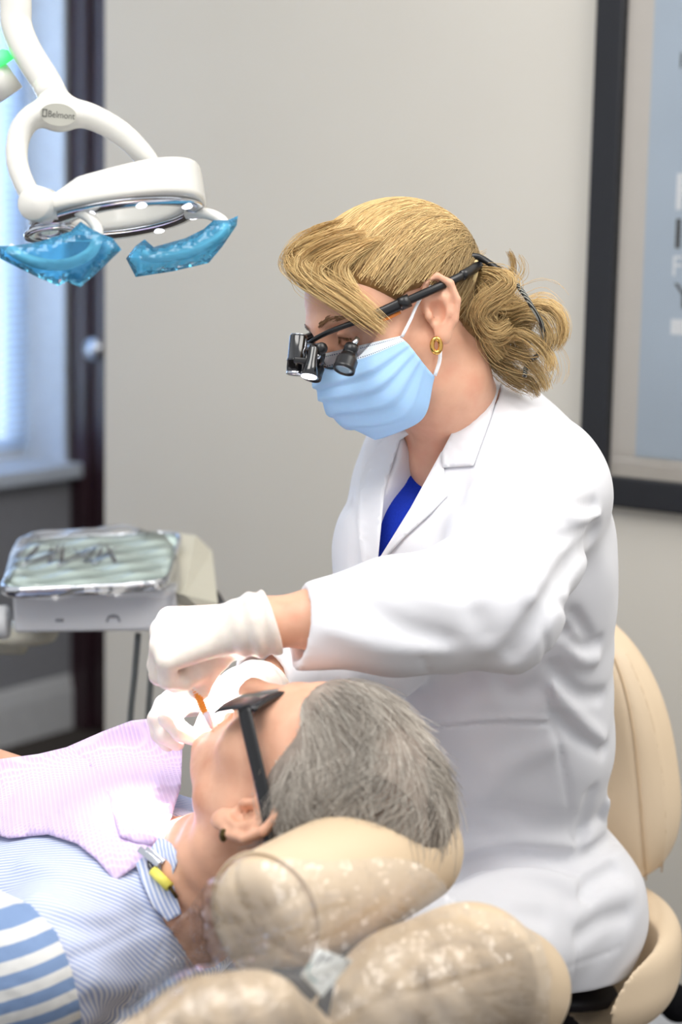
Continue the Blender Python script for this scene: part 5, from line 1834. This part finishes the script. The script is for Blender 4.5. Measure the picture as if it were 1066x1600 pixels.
# pivot and handles
pv = P(60, 319, 1.945); pvn = nrm(A(-.25, -.95, .1))
b = MB(); b.lathe([(0, -.020), (.0165, -.020), (.0178, -.017), (.0178, .010), (.0165, .0125), (0, .0135)], pv, pvn, 36); b.tube([pv - pvn * .012, P(92, 322, 1.955)], [.0150, .0135], 24); piv = b.part('pivot', M_enam, lamp)
def handle(pts, n=40, r=.0058):
    b = MB(); b.tube(spline([P(*x) for x in pts], n), r, 14); return b.part('handle', M_enam, lamp)
handle([(84, 324, 1.955), (118, 328, 1.95), (144, 344, 1.945), (153, 366, 1.94), (140, 396, 1.935), (98, 414, 1.93), (50, 408, 1.93), (14, 388, 1.935)])
handle([(292, 334, 2.01), (325, 334, 2.0), (348, 346, 1.995), (351, 362, 1.988), (334, 378, 1.985), (290, 396, 1.985), (245, 402, 1.985), (222, 398, 1.985)])
M_green = NT('green_indicator'); M_green.set(Emission_Strength=.9); M_green.b.inputs['Emission Color'].default_value = (.05, 1, .2, 1); M_green.b.inputs['Base Color'].default_value = (.1, .8, .2, 1); M_green = M_green.m
b = MB(); b.lathe([(0, 0), (.016, 0), (.018, .004), (.018, .03), (0, .03)], P(-14, 112, 2.02), nrm(A(.55, .1, -.8)), 28); hub = b.part('arm_joint', M_enam, lamp)
b = MB(); b.lathe([(0, -.004), (.012, -.004), (.0162, .0), (.0162, .010), (0, .010)], P(-8, 92, 2.018), nrm(A(.55, .1, -.8)), 28); b.part('indicator', M_green, hub, label='green indicator light')


# blue barrier film on the handles
t = NT('blue_film')
tp_ = t.node('ShaderNodeBsdfTransparent'); tp_.inputs[0].default_value = (.42, .80, .96, 1)
df = t.node('ShaderNodeBsdfDiffuse'); df.inputs[0].default_value = lin(80, 178, 232)
gl = t.node('ShaderNodeBsdfGlossy'); gl.inputs['Roughness'].default_value = .12
fr = t.node('ShaderNodeFresnel'); fr.inputs[0].default_value = 1.5
m1 = t.node('ShaderNodeMixShader'); m1.inputs[0].default_value = .26; t.link(tp_.outputs[0], m1.inputs[1]); t.link(df.outputs[0], m1.inputs[2])
m2 = t.node('ShaderNodeMixShader'); t.link(fr.outputs[0], m2.inputs[0]); t.link(m1.outputs[0], m2.inputs[1]); t.link(gl.outputs[0], m2.inputs[2]); t.link(m2.outputs[0], t.out.inputs[0])
M_bfilm = t.m
def film(poly, Yc, bulge, slope=0.0, step=5):
    poly = np.asarray(poly, float); bnd = []
    for i in range(len(poly)):
        a, c = poly[i], poly[(i + 1) % len(poly)]; n = max(1, int(np.linalg.norm(c - a) / step))
        for k in range(n): bnd.append(a + (c - a) * k / n)
    bnd = np.array(bnd)
    gx, gy = np.meshgrid(np.arange(poly[:, 0].min(), poly[:, 0].max(), step), np.arange(poly[:, 1].min(), poly[:, 1].max(), step)); gx = gx.ravel() + rng.random(gx.size) * 2; gy = gy.ravel() + rng.random(gy.size) * 2
    dd = poly2d(gx, gy, poly); ins = dd < -step * .5
    pts = np.vstack([bnd, np.stack([gx[ins], gy[ins]], 1)]); nb = len(bnd)
    res = delaunay_2d_cdt([Vector(p) for p in pts], [(i, (i + 1) % nb) for i in range(nb)], [list(range(nb))], 1, 1e-6)
    v2 = np.array([tuple(x) for x in res[0]]); tri = np.array([x for x in res[2] if len(x) == 3])
    de = np.maximum(-poly2d(v2[:, 0], v2[:, 1], poly), 0)
    prof = bulge * np.sqrt(np.clip(de / 16, 0, 1))
    w1 = .0012 * np.abs(np.sin(v2[:, 0] * .17 + v2[:, 1] * .09)) * np.clip(de / 6, 0, 1)
    Yb = Yc + slope * (v2[:, 0] - v2[:, 0].mean())
    Vf = np.array([P(x, y, Y - a_ - w_) for (x, y), Y, a_, w_ in zip(v2, Yb, prof, w1)])
    Vb = np.array([P(x, y, Y + a_ + .0012 + w_) for (x, y), Y, a_, w_ in zip(v2, Yb, prof, w1)])
    M = len(v2); ed = {}
    for x in tri:
        for i in range(3): ed[(x[i], x[(i + 1) % 3])] = 1
    side = [(b_, a_, a_ + M, b_ + M) for (a_, b_) in ed if (b_, a_) not in ed]
    return np.vstack([Vf, Vb]), [tuple(x[::-1]) for x in tri] + [tuple(x + M) for x in tri] + side
v, f = film([(-4, 384), (20, 384), (60, 378), (110, 362), (126, 346), (140, 356), (160, 366), (176, 372), (190, 390), (150, 428), (125, 449), (104, 440), (92, 447), (60, 434), (0, 404)], 1.930, .0115)
single('barrier_film', v, f, M_bfilm, 'blue plastic film wrapped on the left handle of the dental light', 'plastic film', smooth=False)
v, f = film([(197, 404), (212, 384), (226, 374), (240, 386), (290, 372), (318, 358), (334, 344), (356, 344), (372, 337), (370, 352), (348, 385), (326, 411), (270, 424), (212, 433)], 1.984, .0105)
single('barrier_film', v, f, M_bfilm, 'blue plastic film wrapped on the right handle of the dental light', 'plastic film', smooth=False)
# ------------------------------------------------------------------ delivery unit, tray, instruments
M_unit = mat('unit_enamel', (206, 206, 208), .4, .5, var=.01)
M_sand = mat('sand_enamel', (192, 188, 172), .5, .4, var=.02)
M_hose = mat('grey_hose', (118, 122, 122), .5, .4)
du = root('delivery_unit', A(-.95, 3.0, 0), 'grey white dental delivery unit on an arm, carrying the wrapped tray at left', 'dental unit')
fl, fr_ = P(20, 956, 2.64), P(276, 952, 2.64)
UX = nrm(fr_ - fl); UY = nrm(np.cross(A(0, 0, 1), UX)); UZ = np.cross(UX, UY)
RU = np.stack([UX, UY, UZ]); uw = np.linalg.norm(fr_ - fl) / 2
uc = (fl + fr_) / 2 + UY * .15
b = MB(); b.box(uc - UZ * .001, (uw, .15, .0300), RU, bev=.006); b.part('body', M_unit, du, smooth=False)
b = MB()
wv_ = [fr_ + UX * x + UY * y + UZ * z for x, y, z in ((-.03, .002, .028), (.012, .002, .020), (.056, .03, .002), (.056, .03, -.030), (-.03, .002, -.030),
                                                   (-.03, .30, .060), (.005, .30, .055), (.030, .30, .030), (.030, .30, -.030), (-.03, .30, -.030))]
b.add(wv_, [(4, 3, 2, 1, 0), (5, 6, 7, 8, 9), (0, 1, 6, 5), (1, 2, 7, 6), (2, 3, 8, 7), (3, 4, 9, 8), (4, 0, 5, 9)])
b.part('side_panel', M_sand, du, smooth=False, label='sand coloured sloping side panel')
M_icon = mat('grey_icon', (140, 142, 148), .6, .3)
b = MB()
def fp(px, py): 
    d = ray(px, py); n_ = -UY; o = (fl + fr_) / 2 - UY * .0006; return CAM + d * (((o - CAM) @ n_) / (d @ n_))
b.tube([fp(87, 969), fp(99, 969)], .0022, 6)
b.part('icon', M_icon, du)
b = MB(); b.tube([fp(167, 971), fp(170, 963), fp(177, 961), fp(184, 963), fp(187, 971)], .0016, 6); b.tube([fp(170, 964), fp(186, 964)], .0012, 6); b.part('icon', M_icon, du)
b = MB(); b.box(uc + UX * (.08) - UZ * .040, (.021, .06, .010), RU, bev=.003); b.part('hose_block', M_dark, du, smooth=False)
for x0, x1 in ((216, 204), (240, 232)):
    b = MB(); p0 = P(x0, 1000, 2.74); b.tube(spline([p0 + A(0, 0, .01), P((x0 + x1) / 2, 1060, 2.74), P(x1, 1120, 2.76), P(x1 - 4, 1230, 2.80), P(x1 + 4, 1330, 2.84)], 24), .0048, 10); b.part('hose', M_hose, du)
# arm and post off to the left
b = MB(); b.lathe([(0, 0), (.022, .0), (.024, .004), (.024, .07), (0, .07)], P(14, 972, 2.66), -UX, 28); b.part('grip', M_white, du)
b = MB(); b.lathe([(0, 0), (.05, 0), (.055, .01), (.05, .02), (0, .02)], P(34, 999, 2.80), A(0, 0, 1), 32); b.tube([P(34, 1000, 2.80), P(-120, 1000, 2.86), P(-420, 1004, 3.0)], .022, 16); pp_ = P(-420, 1004, 3.0)
b.tube([pp_, A(pp_[0], pp_[1], .05)], .03, 18); b.lathe([(0, 0), (.22, 0), (.22, .03), (.05, .06), (0, .06)], A(pp_[0], pp_[1], 0), A(0, 0, 1), 36); b.part('support_arm', M_sand, du)
# tray
tf, tb_ = P(146, 913, 2.60), P(150, 833, 2.87)
TX = UX; TY = nrm(tb_ - tf); TZ = np.cross(TX, TY); RT_ = np.stack([TX, TY, TZ]); tc0 = (tf + tb_) / 2; th_ = np.linalg.norm(tb_ - tf) / 2
tr_ = root('instrument_tray', tc0 - TZ * .02, 'metal instrument tray lined in pale green, wrapped in clear plastic on the unit', 'tray')
def rr(p, hx, hy, r_):
    q = np.abs(np.stack([(p - tc0) @ TX, (p - tc0) @ TY], 1)) - (A(hx, hy) - r_)
    return np.sqrt((np.maximum(q, 0) ** 2).sum(1)) + np.minimum(q.max(1), 0) - r_
def tray(p):
    c = (p - tc0) @ TZ
    d = smax(rr(p, .117, th_, .038), np.abs(c + .008) - .008, .004)
    return smax(d, -smax(rr(p, .111, th_ - .006, .034), -(c + .013), .002), .002)
lo, hi = bounds([tf, tb_, tc0 + TX * .12, tc0 - TX * .12], .05)
v, q = mesh_sdf(tray, lo, hi, .0025 if not DRAFT else .005, 1)
part('tray', v, q, M_chrome, tr_)
M_liner = mat('pale_green_liner', (206, 222, 214), .8, .2, var=.03, vscale=12, bump=.3, bscale=60)
lin_ = lambda p: smax(rr(p, .1105, th_ - .0065, .034), np.abs((p - tc0) @ TZ + .009) - .0028, .001)
v, q = mesh_sdf(lin_, lo, hi, .0025 if not DRAFT else .005, 1)
part('liner', v, q, M_liner, tr_, label='pale green paper liner')
M_ing = mat('dark_green_grip', (44, 66, 50), .5, .4)
specs = [(52, 862, .2, 0), (66, 872, .6, 1), (79, 866, 0, 0), (88, 860, .05, 1), (97, 864, .0, 0), (116, 872, .5, 1), (124, 866, .45, 2), (134, 870, -.4, 1), (143, 864, .2, 2), (155, 866, .1, 0), (164, 868, .35, 1), (173, 864, -.15, 0)]
for (x, y, an, mk) in specs:
    d = ray(x, y); o = tc0 - TZ * .003; w_ = CAM + d * (((o - CAM) @ TZ) / (d @ TZ))
    dv = nrm(TY * math.cos(an) + TX * math.sin(an))
    rt = root('dental_instrument', w_ - TZ * .001, 'small dark dental instrument in the row laid on the pale green tray liner', 'instrument', 'instruments laid in a row on the tray')
    b = MB(); b.tube([w_ - dv * .045, w_ - dv * .04, w_ + dv * .02, w_ + dv * .03], [.0020, .0032, .0032, .0014], 10); b.part('grip', (M_bk, M_chrome, M_ing)[mk], rt)
    b = MB(); b.tube([w_ + dv * .03, w_ + dv * .05, w_ + dv * .055 + TX * .004], [.0013, .0009, .0006], 8); b.part('tip', M_chrome, rt)
# plastic over the tray
g = np.zeros((36, 40, 3))
for i in range(36):
    for j in range(40):
        a, c = -1 + 2 * i / 35, -1 + 2 * j / 39
        r_ = (abs(a) ** 5 + abs(c) ** 5) ** (1 / 5)
        ex = a * (.123 + .006 * max(0, -a)); ey = c * (th_ + .010)
        k = min(1.0, 1.0 / max(r_, 1e-6)) if r_ > 1 else 1
        z = .006 + .003 * math.sin(a * 9 + c * 4) + .0025 * math.sin(c * 17 - a * 6) - .020 * max(0, (r_ - .90) / .1) ** 1.2
        if c > .8: z += .010 * (c - .8) / .2 * (1 + .6 * math.sin(a * 7))
        g[i, j] = tc0 + TX * ex * k + TY * ey * k + TZ * max(z, -.020)
v, q = sheet(g, .0)
single('tray_cover', v, q, M_film, 'crinkled clear plastic sleeve stretched over the instrument tray', 'plastic cover')
v, f = film([(276, 878), (296, 884), (323, 899), (323, 907), (300, 908), (282, 904)], 2.86, .003)
single('barrier_film', v, f, M_bfilm, 'small blue plastic film on the far side of the delivery unit', 'plastic film', smooth=False)
hp = root('handpiece', P(332, 932, 2.76), 'dark dental handpiece parked on the right side of the delivery unit', 'handpiece')
b = MB(); b.tube([P(322, 912, 2.80), P(334, 930, 2.77), P(346, 948, 2.74)], [.006, .009, .008], 14); b.part('handle', M_dark, hp)
b = MB(); b.tube([P(346, 948, 2.74), P(350, 954, 2.735)], [.0085, .0065], 14); b.part('collar', M_chrome, hp)

# ------------------------------------------------------------------ instrument held over the mouth
ti = root('dental_instrument', P(320, 1110, 1.92), 'orange ribbed dental instrument with a pale tip held over the mouth', 'instrument')
i0, i1, i2, i3 = P(296, 1050, 1.897), P(305, 1076, 1.893), P(322, 1113, 1.885), P(334, 1144, 1.880)
ax = nrm(i2 - i0); L1 = np.linalg.norm(i2 - i1)
M_orange = mat('orange_plastic', (236, 146, 44), .35, .5)
prof = [(0, -.02), (.0034, -.02)]
k = 0.0
while k < L1:
    prof += [(.0042, k), (.0042, k + .0012), (.0034, k + .0016), (.0034, k + .0022)]; k += .0026
prof += [(.0044, L1), (0, L1)]
b = MB(); b.lathe(prof, i1, ax, 22); b.part('ribbed_grip', M_orange, ti)
M_pale = mat('pale_plastic', (228, 214, 226), .35, .5)
b = MB(); b.tube([i2, i2 + (i3 - i2) * .3, i3], [.0042, .0036, .0012], 16); b.part('tip', M_pale, ti, label='pale tapered tip')
# ------------------------------------------------------------------ camera, light
cd = bpy.data.cameras.new('camera'); cam = bpy.data.objects.new('camera', cd); COL.objects.link(cam)
cam.matrix_world = Matrix(((_r[0], _u[0], -_f[0], CAM[0]), (_r[1], _u[1], -_f[1], CAM[1]), (_r[2], _u[2], -_f[2], CAM[2]), (0, 0, 0, 1)))
cd.sensor_fit = 'VERTICAL'; cd.sensor_height = 36.0; cd.sensor_width = 24.0; cd.lens = F / 1600 * 36.0
cd.clip_start = .05
cd.dof.use_dof = True; cd.dof.focus_distance = 2.12; cd.dof.aperture_fstop = 3.2
sc.camera = cam


def area(name, loc, target, size, power, col=(1, 1, 1), sy=None):
    l = bpy.data.lights.new(name, 'AREA'); l.energy = power; l.color = col; l.size = size
    if sy: l.shape = 'RECTANGLE'; l.size_y = sy
    o = bpy.data.objects.new(name, l); COL.objects.link(o); o.location = loc
    o.rotation_euler = (Vector(target) - Vector(loc)).to_track_quat('-Z', 'Y').to_euler()
    return o


area('ceiling_panel', (-.5, 1.1, 2.75), (-.3, 2.2, .6), 1.2, 30, (1, .97, .93))
area('ceiling_panel_rear', (1.2, 1.6, 2.75), (.6, 2.5, .7), 1.2, 26, (1, .96, .9))
dl = area('daylight', tuple(LP(-1.0, 1.5, -REC - .35)), tuple(LP(-1.0, 1.4, 1)), 1.9, 60, (.72, .86, 1), 1.5)
w = bpy.data.worlds.new('world'); sc.world = w; w.use_nodes = True
bg = w.node_tree.nodes['Background']; bg.inputs[0].default_value = (.93, .96, 1, 1); bg.inputs[1].default_value = .78
sc.view_settings.view_transform = 'Standard'; sc.view_settings.look = 'None'; sc.view_settings.gamma = 1
sc.view_settings.exposure = 0.15
sc.view_settings.use_curve_mapping = False


def spot(name, loc, target, power, angle, blend, size, col):
    l = bpy.data.lights.new(name, 'SPOT'); l.energy = power; l.spot_size = math.radians(angle); l.spot_blend = blend; l.shadow_soft_size = size; l.color = col
    o = bpy.data.objects.new(name, l); COL.objects.link(o); o.location = tuple(loc)
    o.rotation_euler = (Vector(target) - Vector(loc)).to_track_quat('-Z', 'Y').to_euler(); return o
mouth = pw(.10, .0, -.055)
spot('headlight_beam', HEADLIGHT, P(318, 1138, 1.93), 240, 17, .8, .008, (.93, .93, 1))
spot('lamp_beam', LC - LN * .03, P(300, 1150, 1.93), 16, 24, .8, .05, (1, .97, .96))
